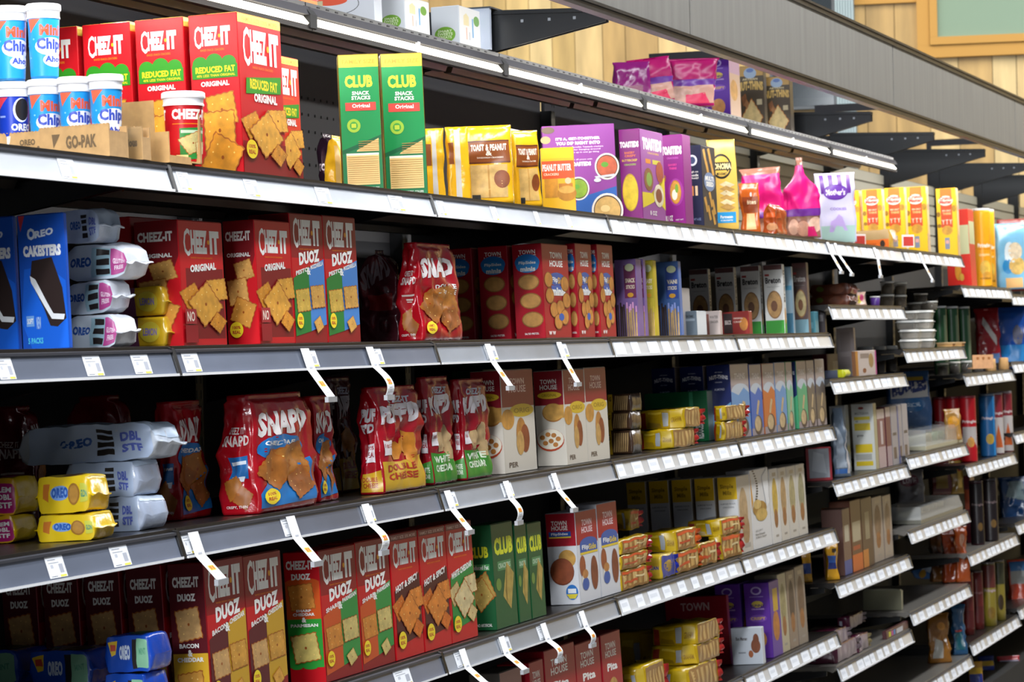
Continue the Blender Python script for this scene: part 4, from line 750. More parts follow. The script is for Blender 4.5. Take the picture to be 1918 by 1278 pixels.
bx('Z', 380, 560, 592, -60, '#D8301A', flat(R(0, 0, 1, .3, '#D8401E'), R(0, 0, 1, .12, '#E8862A')), flat(R(0, 0, 1, .12, '#E8862A')), 'rb', 'red_carton', 'red and orange carton whose bottom edge shows at the top of the picture', Y=.285)
def magart(): return [(0, .999, .55, .93, flat(R(0, 0, 1, 1, '#A0085A')), False), (0, .999, .42, .55, flat(R(0, 0, 1, 1, '#5E2A86')), False), (.0, .5, .05, .42, flat(R(0, 0, 1, 1, '#B98A78'), El(.3, .5, .2, .3, '#D0A890', 'bake'), El(.6, .6, .2, .3, '#C49A88', 'bake'), P([(.7, 0), (.95, 0), (.9, .6), (.7, .5)], '#C8104A')), False)]
bagface('Z', 1148, 1222, 118, .42, .05, '#7E1466', [(.26, .49, .1, .5, flat(R(.2, .2, .8, .8, '#8E5A6E')), False)], 'flat magenta bag at the back left of the pink heap on the topmost shelf', 'cookie_bag', 'bag', 'magenta bags on the topmost shelf', seed=41, cr=.006)
bagface('Z', 1182, 1268, 110, .37, .07, '#A0085A', magart(), 'magenta cookie bag in the middle of the heap on the topmost shelf', 'cookie_bag', 'bag', 'magenta bags on the topmost shelf', seed=42, cr=.012, lean=.1)
bagface('Z', 1240, 1342, 112, .31, .07, '#A0085A', magart(), 'magenta cookie bag with clear lower half at the front right of the topmost heap', 'cookie_bag', 'bag', 'magenta bags on the topmost shelf', seed=44, cr=.014, slump=.15)
pb_ = purple_box()
bx('Z', 1278, 1318, 1322, 98, '#5B2A94', pb_, None, 'pur', 'cracker_box', 'purple cracker box behind the magenta heap on the topmost shelf, left of two', group='purple boxes on the topmost shelf', Y=.43)
bx('Z', 1320, 1364, 1384, 104, '#5B2A94', pb_, flat(R(0, 0, 1, 1, '#D8B49A'), R(0, .75, 1, 1, '#C8A0B8'), El(.4, .5, .35, .16, '#E0A860', 'bake')), 'pur2', 'cracker_box', 'purple cracker box with a light narrow front, right of the magenta heap', group='purple boxes on the topmost shelf', Y=.36)
nb = nutthin_brown()
bx('Z', 1379, 1429, 1434, 122, '#4A3E2E', nb, None, 'nb', 'cracker_box', 'brown nut cracker box with a diamond cracker, left of the pair under the fascia', group='brown nut cracker boxes', Y=.40)
bx('Z', 1430, 1478, 1484, 142, '#4A3E2E', nb, None, 'nb', 'cracker_box', 'brown nut cracker box with a diamond cracker, right of the pair', group='brown nut cracker boxes', Y=.34)

# ------------------------------------------------------------------ third shelf down
oc = oreo_side()
o = bx('B', 30, 118, 124, 399, '#1450B8', oc, flat(R(0, 0, 1, 1, '#1A5ACB')), 'oc', 'snack_cake_box', 'tall blue snack cake carton showing a dark filled cake, the front one of two', group='blue snack cake cartons', Y=.03)
behind(o, 'B', 'tall blue snack cake carton cut by the left edge of the picture, behind its twin', 1)
gf = flat(R(0, 0, 1, 1, '#C9D6E2'), R(.42, .08, .99, .92, '#9FC3D0'), T('OREO', .05, .40, .42, .66, '#2E5AA8', .06), R(.50, .12, .72, .30, '#2A2422'), R(.50, .42, .72, .60, '#2A2422'), R(.50, .70, .72, .88, '#2A2422'), R(.74, .08, .99, .92, '#B8458E'), T('GLUTEN', .78, .46, .96, .62, '#F2D6E8', .04), T('FREE', .80, .24, .94, .40, '#F2D6E8', .04))
gb = flat(R(0, 0, 1, 1, '#AFC0DC'), T('OREO', .28, .42, .52, .66, '#2E5AA8', .06), R(.56, .15, .70, .85, '#2A2422'), R(.56, .3, .70, .36, '#AFC0DC'), R(.56, .5, .70, .56, '#AFC0DC'), R(.56, .68, .70, .74, '#AFC0DC'), T('DBL', .76, .5, .92, .74, '#5A6AC0', .05), T('STF', .76, .2, .92, .44, '#5A6AC0', .05))
A1 = [(0, .25, .12, .93, gf, True), (.25, .5, .12, .93, flat(R(0, 0, 1, 1, '#D8DCE6')), True)]
A2 = [(0, .25, .12, .93, gb, True), (.25, .5, .1, .95, flat(R(0, 0, 1, 1, '#BFD0E4')), True)]
GP = 'white sandwich cookie packs stacked beside the blue cartons'
p4 = packpx('B', 120, 228, 588, 650, .075, '#DADEE8', A1, 'white and pink gluten free cookie pack, bottom of its stack', group=GP, Yf=.03, fin=.22, cr=.006, yaw=0)
p3 = packpx('B', 115, 218, 525, 588, .075, '#DADEE8', A1, 'white and pink gluten free cookie pack, second from the bottom of the stack', group=GP, Yf=.04, fin=.22, on=p4, h=.052, cr=.006)
p2 = packpx('B', 112, 246, 453, 520, .085, '#E4E6EE', A1, 'white and pink gluten free cookie pack jutting out, third from the bottom', group=GP, Yf=.02, fin=.22, on=p3, h=.056, cr=.006)
p1 = packpx('B', 100, 196, 386, 450, .08, '#C4D0E0', A2, 'pale blue and white cookie pack lying on top of the stack', group=GP, Yf=.045, fin=.22, on=p2, h=.052, cr=.007)
yp = [(0, .25, .1, .95, flat(R(.0, 0, .4, 1, '#6E3A5A'), El(.65, .5, .22, .34, '#D9C23A'), T('LEMON', .5, .38, .8, .62, '#8A7AB8', .04)), True)]
q2 = packpx('B', 215, 318, 592, 650, .08, '#D9AE22', yp, 'yellow and purple cookie pack right of the white stack, lower one', group='yellow and purple cookie packs', Yf=.06, fin=.12)
q1 = packpx('B', 210, 314, 535, 590, .08, '#D9AE22', yp, 'yellow and purple cookie pack right of the white stack, upper one', group='yellow and purple cookie packs', Yf=.065, fin=.12, on=q2, h=.048)
fo = front_orig(); so = side_plain()
bx('B', None, 243, 330, 406, RED, None, fo, 'fo', 'cracker_box', 'red original cheese cracker carton partly behind the white and yellow packs', Y=.14, d=.08)
bx('B', None, 332, 414, 412, RED, so, fo, 'fo', 'cracker_box', 'red original cheese cracker carton right of the yellow packs, front panel shown', Y=.045, d=.08)
o = bx('B', 416, 475, 541, 412, RED, so, fo, 'fo2', 'cracker_box', 'red original cheese cracker carton showing three stacked squares on its narrow side', Y=.03)
fd = front_duoz('#1E7A32', '#3E7FC8')
bx('B', None, 541, 602, 400, RED, so, fd, 'fd', 'cracker_box', 'red two-flavour cracker carton with green and blue panels, left of a pair', group='red cartons with green and blue panels', Y=.03, d=.08)
bx('B', None, 603, 664, 404, RED, so, fd, 'fd', 'cracker_box', 'red two-flavour cracker carton with green and blue panels, right of a pair', group='red cartons with green and blue panels', Y=.03, d=.08)
sn_s = flat(T('CHEEZ IT', .2, .70, .72, .76, '#E8DCD8', .02), T('SNAPD', .1, .60, .86, .69, '#E8DCD8', .03))
def snapd(blue=True, base_='#B0101E'):
    a = [(.02, .24, .02, .94, flat(sn_s, R(.2, .30, .8, .50, '#1F66A8') if blue else R(.2, .47, .8, .49, '#D8C8C0'), R(.25, .43, .75, .46, '#D8E0EA') if blue else R(.3, .42, .7, .44, '#D8C8C0'), P([(.3, .32), (.7, .32), (.64, .27), (.36, .27)], '#D8E0EA') if blue else R(.3, .40, .6, .41, '#D8C8C0'), Cr(.35, .22, .24, .4, '#B5702A', .4, hole=False), Cr(.6, .13, .22, 1.0, '#A8642A', .4, hole=False), T('CRISPY, THIN', .1, .03, .7, .06, '#E8DCD8', .02)), False)]
    f = [T('SNAPD', .05, .66, .95, .88, '#EDE6E4', .05, .03)]
    if blue: f += [El(.45, .55, .42, .12, '#1F78C0'), P([(0, .15), (.3, .35), (.95, .45), (1, .05), (0, .02)], '#1F78C0'), T('CHEDDAR', .15, .58, .7, .62, WH, .03)]
    else: f += [T('DOUBLE', .4, .55, .9, .60, WH, .03), T('CHEESE', .45, .49, .9, .54, WH, .03)]
    f += Cr(.62, .42, .27, .2, '#C07A2E', .6)+Cr(.30, .36, .24, .9, '#B06A26', .6)+Cr(.72, .22, .2, .5, '#A8622A', .6)+badge(.18, .12, .14, .07)
    a.append((.255, .495, .02, .95, flat(f), False)); return a
bagpx('B', 740, 874, 458, .03, .062, '#A80E1C', snapd(False), 'crumpled red thin-crisp snack bag standing in the middle of the third shelf', group='red snack bags on the third shelf', seed=51, pinch=.5, cr=.012, seal=.05, flare=-.12, k=.15)
bagpx('B', 718, 756, 524, .10, .05, '#A80E1C', [(.02, .24, .1, .8, flat(T('SNAPD', .1, .6, .9, .75, WH, .03), T('NEW', .2, .3, .8, .42, WH, .04)), False)], 'small red snack bag tucked left of the crumpled one', group='red snack bags on the third shelf', seed=52, cr=.008)
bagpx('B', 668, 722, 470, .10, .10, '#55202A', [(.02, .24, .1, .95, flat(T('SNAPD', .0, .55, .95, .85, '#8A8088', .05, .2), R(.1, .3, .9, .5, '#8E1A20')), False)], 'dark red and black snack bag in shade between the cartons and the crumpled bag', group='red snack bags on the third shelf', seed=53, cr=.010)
ths, thf = townhouse(True), townhouse(False)
o = bx('B', 958, 1013, 1062, 456, '#A30F22', ths, thf, 'thm', 'cracker_box', 'dark red mini cracker carton with a blue half circle, the front one of its file', group='dark red mini cracker cartons', Y=.03)
behind(o, 'B', 'dark red mini cracker carton, second one deep in its file', 1, .012); behind(o, 'B', 'dark red mini cracker carton, third deep, beside the crumpled red bag', 2, .014)
bx('B', 1058, 1076, 1106, 456, '#A30F22', ths, thf, 'thm', 'cracker_box', 'dark red mini cracker carton, middle of the three showing their fronts', group='dark red mini cracker cartons', Y=.03, d=.075)
bx('B', 1100, 1117, 1146, 458, '#A30F22', ths, thf, 'thm', 'cracker_box', 'dark red mini cracker carton, right one of the three showing their fronts', group='dark red mini cracker cartons', Y=.03, d=.075)
st = {'p': stix('#7A5E96', '#6A2A50', '#D89AC8', 'SNACK'), 'y': stix('#B9A62E', '#A89A2A', '#C9B23A', 'EASY'), 'b': stix('#3E5E96', '#27408A', '#8A9AD8', 'VANI')}
bx('B', 1150, 1190, 1200, 486, '#7A5E96', st['p'], None, 'sp', 'cookie_stick_box', 'lilac cookie stick carton, left of a pair', 'box', 'cookie stick cartons', Y=.03)
bx('B', 1176, 1204, 1208, 486, '#7A5E96', st['p'], None, 'sp', 'cookie_stick_box', 'lilac cookie stick carton, right of a pair, touching the olive yellow one', 'box', 'cookie stick cartons', Y=.03)
bx('B', 1192, 1222, 1228, 488, '#B9A62E', st['y'], flat(R(0, 0, 1, 1, '#C9B02E')), 'sy', 'cookie_stick_box', 'olive yellow cookie stick carton between the lilac and blue ones', 'box', 'cookie stick cartons', Y=.03)
bx('B', 1227, 1269, 1274, 490, '#3E5E96', st['b'], flat(R(0, 0, 1, 1, '#5A78B8')), 'sb', 'cookie_stick_box', 'slate blue cookie stick carton with pale sticks along its foot', 'box', 'cookie stick cartons', Y=.03)
bx('B', None, 1274, 1291, 540, '#BDB6B4', flat(R(.2, .2, .8, .7, '#A8A2A0')), None, 'gc', 'small_carton', 'narrow light grey carton right of the blue stick carton', Y=.06, d=.02)
bx('B', 1276, 1304, 1322, 583, '#5E6A74', generic('#5E6A74', [(.2, .6, .9, .7, '#8A96A0')], [('TEATIME', .2, .75, .8, .85, '#2A3036', .03)]), flat(R(0, 0, 1, 1, '#D6DADD')), 'lg', 'small_carton', 'low slate grey carton with pale front, first of the low cartons', 'box', 'low cartons on the third shelf', Y=.03)
bx('B', 1318, 1348, 1352, 583, '#BCA9A2', generic('#C4B4AE', [(0, 0, .3, .9, '#8A5A50')], [('WATER', .35, .7, .9, .82, '#7A706C', .03), ('CRACKER', .35, .5, .9, .6, '#7A706C', .03)]), None, 'lw', 'small_carton', 'low pinkish white carton between the grey and the red low cartons', 'box', 'low cartons on the third shelf', Y=.03)
bx('B', 1348, 1402, 1408, 583, '#8E2A24', generic('#8E2A24', [(.1, .05, .42, .95, '#3A2A28')], [('BRICK', .15, .45, .38, .65, '#D8C8C0', .03), ('ORIGINAL', .46, .68, .8, .76, '#E8C8B8', .03), ('CRISP', .46, .52, .75, .6, '#E8C8B8', .03)], [(.82, .45, .15, .3, '#D98A3A', 'bake')]), None, 'lr', 'small_carton', 'low brick red carton with a golden cracker on its side', 'box', 'low cartons on the third shelf', Y=.03)
bs, bf_ = breton(1), breton(0)
o = bx('B', 1428, 1464, 1468, 495, '#E6E4DE', bs, bf_, 'br', 'cracker_box', 'white and green cracker carton with a round cracker, standing at the shelf front', group='white and green cracker cartons', Y=.03)
behind(o, 'B', 'white and green cracker carton, second in its file and in shade', 1, .012); behind(o, 'B', 'white and green cracker carton, third in its file, barely lit', 2, .016); behind(o, 'B', 'white and green cracker carton, fourth in its file, almost black', 3, .018)
bx('B', 1462, 1481, 1484, 500, '#7A94A4', generic('#8AA2B0', [(0, .65, 1, .72, '#4A8AA8'), (0, .0, 1, .3, '#3A6E88')]), None, 'bb', 'cracker_box', 'narrow grey blue carton between the white and brown cracker cartons', Y=.035)
bx('B', 1482, 1509, 1513, 492, '#5E4A46', breton(1, '#5E4A46', '#7AA0AC', '#C8BEB8', '#C2AE7A'), None, 'brb', 'cracker_box', 'brown cracker carton with a pale oval cracker near the shelf end', Y=.03)
bx('B', 1508, 1526, 1532, 584, '#5A9AA8', generic('#5A9AA8', [(.2, .2, .8, .5, '#7AB8C8')]), None, 'tl', 'small_carton', 'small teal carton near the end of the third shelf', Y=.04)
bx('B', 1530, 1544, 1547, 581, '#4A4246', generic('#4A4246', [(.2, .5, .8, .8, '#8A8486')]), None, 'dg', 'small_carton', 'small charcoal carton at the very end of the third shelf', Y=.04)

# ------------------------------------------------------------------ fourth shelf down
yo = flat(R(0, 0, 1, 1, '#E0BE1E'), P([(.1, .78), (.24, .78), (.2, .3), (.08, .4)], '#C8742A'), El(.44, .55, .18, .20, '#7AA0D8'), T('OREO', .29, .42, .60, .70, '#2A5AB0', .06), El(.72, .5, .12, .3, '#A8742A', 'bake'), El(.72, .5, .09, .24, '#C08C3A', 'bake'), R(.85, .25, .98, .78, '#C8C84A'), T('GLDN', .86, .4, .97, .6, '#3E8A7A', .04))
yd = flat(R(0, 0, 1, 1, '#D9A21E'), R(.0, .25, .6, .4, '#E8E4DA'), R(0, .6, .6, .75, '#E8E4DA'), R(.0, .42, .6, .58, '#B8822E'), R(.62, .05, 1, .85, '#B0186A'), T('LEM', .68, .6, .94, .75, WH, .04), T('DBL', .68, .4, .94, .55, WH, .04), T('STF', .68, .18, .94, .34, WH, .04))
YA = [(0, .25, .08, .94, yo, True), (.25, .5, .1, .9, flat(R(0, 0, 1, 1, '#D8B81C'), El(.5, .5, .2, .3, '#8A5A2A')), True)]
YB = [(0, .25, .05, .96, yd, True), (.25, .5, .1, .9, flat(R(.3, .2, .95, .8, '#A0206A')), True)]
GY = 'yellow sandwich cookie packs at the front left'
a0 = packpx('C', 62, 182, 962, 1034, .075, '#E6BE10', YA, 'glossy yellow sandwich cookie pack, lower one of the two facing right', group=GY, Yf=.02, fin=.12, cr=.005)
a1 = packpx('C', 65, 172, 893, 958, .075, '#E6BE10', YA, 'glossy yellow sandwich cookie pack, upper one of the two facing right', group=GY, Yf=.03, fin=.12, on=a0, h=.055, cr=.005)
yq = a0.location.y+.115
b0 = packpx('C', -70, 30, 968, 1040, .075, '#E6BE10', YB, 'yellow cookie pack with magenta flash at the left edge, lower one', group=GY, Yf=yq-.02, fin=.08, cr=.004)
b1 = packpx('C', -70, 34, 893, 965, .075, '#E6BE10', YB, 'yellow cookie pack with magenta flash at the left edge, upper one', group=GY, Yf=yq-.02, fin=.08, on=b0, h=.057, cr=.004)
GW = 'white and pale blue cookie packs behind the yellow ones'
w0 = packpx('C', 120, 272, 932, 1003, .09, '#B9C4DA', A2, 'white cookie pack with dark bars, bottom of the three right of the yellow packs', group=GW, Yf=.05, fin=.08, cr=.005)
w1 = packpx('C', 120, 260, 873, 930, .09, '#B9C4DA', A2, 'white cookie pack with dark bars, middle of the three', group=GW, Yf=.06, fin=.08, on=w0, h=.056, cr=.005)
w2 = packpx('C', 20, 306, 808, 875, .09, '#C6CEDA', A2, 'long crumpled white cookie pack lying across the top of the white stack', group=GW, Yf=.02, fin=.12, on=w1, h=.060, cr=.010)
GR = 'red snack bags in the dark on the fourth shelf'
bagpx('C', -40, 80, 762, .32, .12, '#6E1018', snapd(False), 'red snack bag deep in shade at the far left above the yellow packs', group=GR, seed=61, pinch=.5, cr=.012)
bagpx('C', 120, 245, 742, .30, .14, '#9A0E1A', [(.02, .24, .5, .9, flat(R(.3, .3, .9, .6, '#A81822')), False)], 'red snack bag standing behind the crumpled white pack', group=GR, seed=62, pinch=.5, cr=.012)
bagpx('C', 284, 405, 752, .12, .06, '#A80E1C', snapd(True), 'red and blue thin-crisp bag half hidden by the white packs', group=GR, seed=63, pinch=.5, cr=.010, k=.15)
bagpx('C', 404, 604, 738, .02, .085, '#A80E1C', snapd(True), 'big red thin-crisp bag with golden crackers and blue wave, nearest on the fourth shelf', group='big red snack bags', seed=64, pinch=.5, cr=.010, k=.12, seal=.05, flare=-.05)
bagpx('C', 560, 640, 742, .06, .045, '#A80E1C', snapd(True), 'red thin-crisp bag leaning behind the right edge of the biggest one', group='big red snack bags', seed=65, pinch=.5, cr=.012, k=.2)
def puffd(c, t1, t2, cc, tc):
    s_ = flat(T("PUF", .1, .70, .9, .84, '#E0D8DC', .07), T("F'D", .2, .60, .8, .69, '#E0D8DC', .06), R(.3, .30, .8, .48, '#E4DCE0'), T('100%', .36, .42, .74, .46, '#A02030', .03), T('REAL', .36, .35, .74, .40, '#A02030', .03), P([(0, 0), (1, 0), (1, .22), (.2, .18)], c), T(t1, .2, .10, .8, .15, tc, .03), T(t2, .2, .04, .8, .09, tc, .03))
    f_ = flat(T('CHEEZ-IT', .2, .88, .8, .95, '#C8C8D8', .05), T("PUFF'D", .03, .66, .97, .86, '#E6E0E6', .08, .03), P([(0, 0), (1, 0), (1, .32), (.5, .28), (0, .3)], c), El(.7, .46, .2, .13, cc, 'bake', 7), El(.4, .40, .18, .11, cc, 'bake', 6), El(.82, .3, .14, .1, cc, 'bake', 6), T(t1, .12, .19, .8, .26, tc, .04), T(t2, .12, .10, .8, .17, tc, .04), R(.05, .36, .28, .5, '#E4DCE0'), T('100%', .07, .43, .26, .47, '#A02030', .03))
    return [(.02, .24, .02, .94, s_, False), (.255, .495, .02, .95, f_, False)]
PA, PB = puffd('#D0A428', 'DOUBLE', 'CHEESE', '#D98A2A', '#A8301E'), puffd('#3E8E2E', 'WHITE', 'CHEDDAR', '#C9A878', '#DDE8D0')
GF = 'red puffed snack bags'
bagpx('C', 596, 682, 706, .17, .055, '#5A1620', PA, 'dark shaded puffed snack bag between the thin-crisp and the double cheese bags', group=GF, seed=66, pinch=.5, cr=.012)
bagpx('C', 664, 808, 724, .03, .062, '#A81020', PA, 'red puffed snack bag with mustard foot reading double cheese', group=GF, seed=67, pinch=.5, cr=.014, k=.2, flare=-.05)
bagpx('C', 776, 862, 706, .05, .045, '#9E1020', PB, 'red and green puffed snack bag, left of the two green-footed ones', group=GF, seed=68, pinch=.5, cr=.012, k=.2)
bagpx('C', 838, 928, 710, .045, .045, '#9E1020', PB, 'red and green puffed snack bag, right of the two green-footed ones', group=GF, seed=69, pinch=.5, cr=.010, k=.2)
cl_s, cl_f = club_art(True), club_art(False)
bx('C', None, 905, 946, 694, '#1C5E36', None, cl_f, 'cl', 'cracker_box', 'green cracker carton nearly hidden behind the green-footed puffed bag', Y=.12)
tos, tof = townhouse(True, 'orig'), townhouse(False, 'orig')
bx('C', None, 936, 996, 694, '#CBC3B4', tos, tof, 'too', 'cracker_box', 'cream and maroon cracker carton under a hanging tag, leftmost of its kind', group='cream and maroon cracker cartons', Y=.05, d=.07)
bx('C', 997, 1053, 1092, 694, '#DAD2C4', tos, tof, 'to', 'cracker_box', 'cream and maroon cracker carton showing its wide side with a topped cracker', group='cream and maroon cracker cartons', Y=.03)
bx('C', None, 1093, 1133, 690, '#DAD2C4', tos, tof, 'to', 'cracker_box', 'cream and maroon cracker carton, right one of its kind', group='cream and maroon cracker cartons', Y=.03, d=.075)
hg = flat(R(0, 0, .2, 1, '#C8A01E'), flat([[P([(.24+.09*i, .1), (.30+.09*i, .1), (.38+.09*i, .9), (.32+.09*i, .9)], '#B99660', 'bake')] for i in range(7)]), T('G', .05, .6, .15, .85, '#2A2018', .03))
k0 = packpx('C', 1136, 1186, 806, 856, .09, '#4A3426', [(0, .25, .05, .95, hg, True)], 'brown and yellow stacked biscuit pack beside the cream carton, bottom one', group='brown biscuit packs', Yf=.06, fin=.03, k=.05)
k1 = packpx('C', 1136, 1184, 755, 804, .09, '#4A3426', [(0, .25, .05, .95, hg, True)], 'brown and yellow stacked biscuit pack, middle one', group='brown biscuit packs', Yf=.06, fin=.03, on=k0, h=.044, k=.05)
k2 = packpx('C', 1136, 1184, 703, 752, .09, '#4A3426', [(0, .25, .05, .95, hg, True)], 'brown and yellow stacked biscuit pack, top one', group='brown biscuit packs', Yf=.06, fin=.03, on=k1, h=.044, k=.05)
hh = flat(R(.52, .12, .66, .86, '#9EA3AA'), R(0, 0, .15, .9, '#8E2A18'), R(.70, 0, 1, 1, '#C8A818'), R(.2, .78, .5, .9, '#D8BC3A'), P([(.16, .1), (.5, .05), (.45, .3), (.2, .4)], '#94760C'), T('GRAHAM', .72, .3, .96, .6, '#8E6A10', .03))
HB = flat(R(0, 0, 1, 1, '#9E7444'), flat([[R(.08+.16*i, .1, .16+.16*i, .9, '#C8A468')] for i in range(6)]))
def fancy(S, xa, xc, xf, yt, yb, w, label, group, Yf=.03, on=None, h=None, end='#C8302A', body='#D8B61A', side=hh, zb=None):
    """square yellow biscuit pack, brown printed front with a coloured fin"""
    o = packpx(S, xa, xc, yt, yb, w, body, [(0, .25, .06, .94, side, True)], label, 'biscuit_pack', 'pack', group, Yf=Yf, on=on, h=h, fin=.07, k=.06, cr=.004, zb=zb)
    return o
# the packs here show a broad front: box-shaped packs with printed front panel
def biscuit(S, xl, xc, xr, yt, label, group, Y=.03, zb=None, on=None, side=hh, front=HB, body='#C8A312', fin='#C8302A', key='bis', h=None):
    if body == '#C8A312': body = '#B8960E'
    if on is not None: zb = on['_top']+.0015
    X, hh_, z0 = solve_top(S, xc, yt, Y, zb)
    if h: hh_ = h
    zt = z0+hh_; w = max(.03, solve_X(xr, Y, zt)-X); p = atX(xl, proj((X, Y, zt))[1], X); d = max(.03, p.y-Y)
    kk = (round(w, 2), round(d, 2), round(hh_, 3), key)
    if kk not in _packs:
        mb = MB(); k = .10
        def f(s, v):
            x, y = square(s); r = math.hypot(x, y); x, y = x*(1-k)+x/r*k, y*(1-k)+y/r*k; e = .5+.5*math.sin(math.pi*v)
            q = Vector(((x+1)*w/2, (y+1)*d/2, v*hh_)); q += crum((q.x, q.y, q.z), len(_packs)+2, 30)*.006; q.x += .002*x*e; q.y += .002*y*e; q.z = max(0, q.z); return q
        wrap(mb, f, 32, 10, mat(body, 'film'), [(.01, .24, .04, .96, side, False), (.26, .49, .04, .96, front, False)])
        # crimped fin standing off the right-hand front edge and a folded one on the left end
        fm = mat(fin, 'film'); n = 7; vv = []
        for i in range(n): z = hh_*(.1+.8*i/(n-1)); vv += [(w*.98, .004, z), (w+.012, -.008+.005*math.sin(i*2), z), (w*.985, .012, z)]
        mb.add(vv, [q for i in range(n-1) for q in ((3*i, 3*i+1, 3*i+4, 3*i+3), (3*i+1, 3*i+2, 3*i+5, 3*i+4))], fm)
        _packs[kk] = mb.mesh('biscuit_pack', True)
    o = bpy.data.objects.new('biscuit_pack', _packs[kk]); COL.objects.link(o); tag(o, label, 'pack', group); place(o, X, Y, z0+.0008, TILT[S]); o['_top'] = z0+hh_; return o
GB = 'yellow biscuit packs on the fourth shelf'
g0 = biscuit('C', 1194, 1259, 1300, 806, 'yellow biscuit pack with brown front, lower left pack before the green carton', GB, Y=.03)
g1 = biscuit('C', 1196, 1280, 1312, 746, 'yellow biscuit pack with brown front, upper left pack before the green carton', GB, Y=.025, on=g0, h=.050)
bx('C', 1206, 1323, 1340, 733, '#17804A', flat(R(0, 0, 1, 1, '#1A6A40'), R(.72, 0, .78, 1, '#4AA878'), Tr('REDUCED SUGAR', .80, .05, .93, .6, WH, .04)), flat(R(0, 0, 1, 1, '#9AA89E')), 'gbx', 'biscuit_box', 'flat green carton with white upright lettering behind the yellow packs', Y=.085)
g2 = biscuit('C', 1340, 1356, 1390, 790, 'yellow biscuit pack with red fin right of the green carton, lower one', GB, Y=.03)
g3 = biscuit('C', 1340, 1356, 1396, 745, 'yellow biscuit pack with red fin right of the green carton, upper one', GB, Y=.03, on=g2, h=.040)
nn = {}
specs = [(1322, 1366, 1400, 683, '#101F5A', '#5E93C8', .03), (None, 1402, 1424, 684, '#2A55A8', '#2A62B8', .03), (None, 1426, 1448, 682, '#B86A3A', '#C86A30', .03), (None, 1449, 1469, 680, '#5E93C8', '#5E93C8', .03), (None, 1470, 1482, 679, '#3A9A62', '#7AB898', .03), (None, 1490, 1508, 677, '#3A9A62', '#4AA878', .03), (None, 1509, 1523, 676, '#6E6054', '#6A5E54', .03), (None, 1525, 1542, 674, '#6E6054', '#6A5E54', .03)]
dn = ['navy nut cracker carton with pale blue front', 'royal blue fronted nut cracker carton', 'orange fronted nut cracker carton', 'sky blue fronted nut cracker carton', 'pale green fronted nut cracker carton, left of two', 'green fronted nut cracker carton, right of two', 'taupe fronted nut cracker carton, left of two', 'taupe fronted nut cracker carton, last before the shelf end']
for i, (a, c, r, y, c1, c2, Y) in enumerate(specs):
    o = bx('C', a, c, r, y, c1, nutthin(1, '#101F5A', c2), nutthin(0, accent=c2), f'nt{i}', 'cracker_box', dn[i]+' on the fourth shelf', group='nut cracker cartons in a row', Y=Y, d=.06)
    if i == 0: behind(o, 'C', 'navy nut cracker carton in shade behind the pale blue fronted one', 1, .01); behind(o, 'C', 'navy nut cracker carton third deep behind the pale blue fronted one', 2, .012)

# ------------------------------------------------------------------ fifth shelf down
bo_ = flat(R(0, 0, 1, 1, '#1A4AB0'), P([(.03, .85), (.25, .9), (.2, .5), (.1, .45)], '#E8C02A'), R(.08, .6, .2, .78, '#C8402A'), T('OREO', .30, .35, .56, .74, '#D6E2F4', .06), R(.60, .08, .72, .9, '#2A2626'), R(.70, .1, .97, .92, '#86BC9A'), T('MINT', .76, .5, .92, .66, '#5A9A7A', .03))
BA = [(0, .25, .08, .94, bo_, True), (.25, .5, .1, .9, flat(P([(.4, .3), (.8, .2), (.9, .7), (.5, .8)], '#1E3E2A'), R(.1, .5, .3, .8, '#2A8A8A')), True)]
GO = 'blue mint cookie packs in the bottom left corner'
l0 = packpx('D', 195, 284, 1262, 1330, .08, '#1446B4', BA, 'glossy blue mint cookie pack under the right-hand one, cut by the bottom edge', group=GO, Yf=.03, fin=.08, cr=.005)
l1 = packpx('D', 195, 284, 1200, 1262, .08, '#1446B4', BA, 'glossy blue mint cookie pack at the right of the blue ones, on top', group=GO, Yf=.03, fin=.10, on=l0, h=.058, cr=.005)
l2 = packpx('D', 50, 176, 1290, 1350, .09, '#1446B4', BA, 'glossy blue mint cookie pack at the bottom edge, lower left', group=GO, Yf=.165, fin=.10, cr=.005)
l3 = packpx('D', 50, 176, 1222, 1290, .09, '#1446B4', BA, 'glossy blue mint cookie pack on the left, upper one with green label', group=GO, Yf=.165, fin=.12, on=l2, h=.06, cr=.006)
l4 = packpx('D', -140, 44, 1290, 1350, .15, '#1446B4', BA, 'glossy blue mint cookie pack cut by the left edge, lower one', group=GO, Yf=.32, fin=.10, cr=.005)
l5 = packpx('D', -140, 44, 1222, 1290, .15, '#1446B4', BA, 'glossy blue mint cookie pack cut by the left edge, upper one', group=GO, Yf=.32, fin=.12, on=l4, h=.06, cr=.006)
sdz, fdz = side_duoz(), front_duoz('#5A1620', '#C89A2A', t1='BACON', t2='CHEDDAR', ca='#D2A468', cb='#DDA040')
GD = 'maroon bacon cracker cartons'
o = bx('D', 312, 380, 453, 1056, DRED, sdz, fdz, 'dz', 'cracker_box', 'maroon two-flavour carton with bacon and cheddar crackers, front of its file', group=GD, Y=.03)
bx('D', None, 454, 524, 1044, DRED, sdz, fdz, 'dz', 'cracker_box', 'maroon bacon cracker carton showing only its front, under the hanging tag', group=GD, Y=.03, d=.075)
for k, nm in ((1, 'second'), (2, 'third'), (3, 'fourth'), (4, 'fifth')): behind(o, 'D', f'maroon bacon cracker carton in deep shade, {nm} from the front of its file', k, .012)
spr, fpr = side_parm(), front_duoz('#C8501E', '#2E8B3E', t1='SHARP', t2='PARMESAN', ca='#D98A34', cb='#D9C276')
GPm = 'orange and green two-cheese cracker cartons'
bx('D', 529, 595, 663, 1034, RED, spr, fpr, 'pm', 'cracker_box', 'orange and green two-cheese carton showing its side with two crackers', group=GPm, Y=.03)
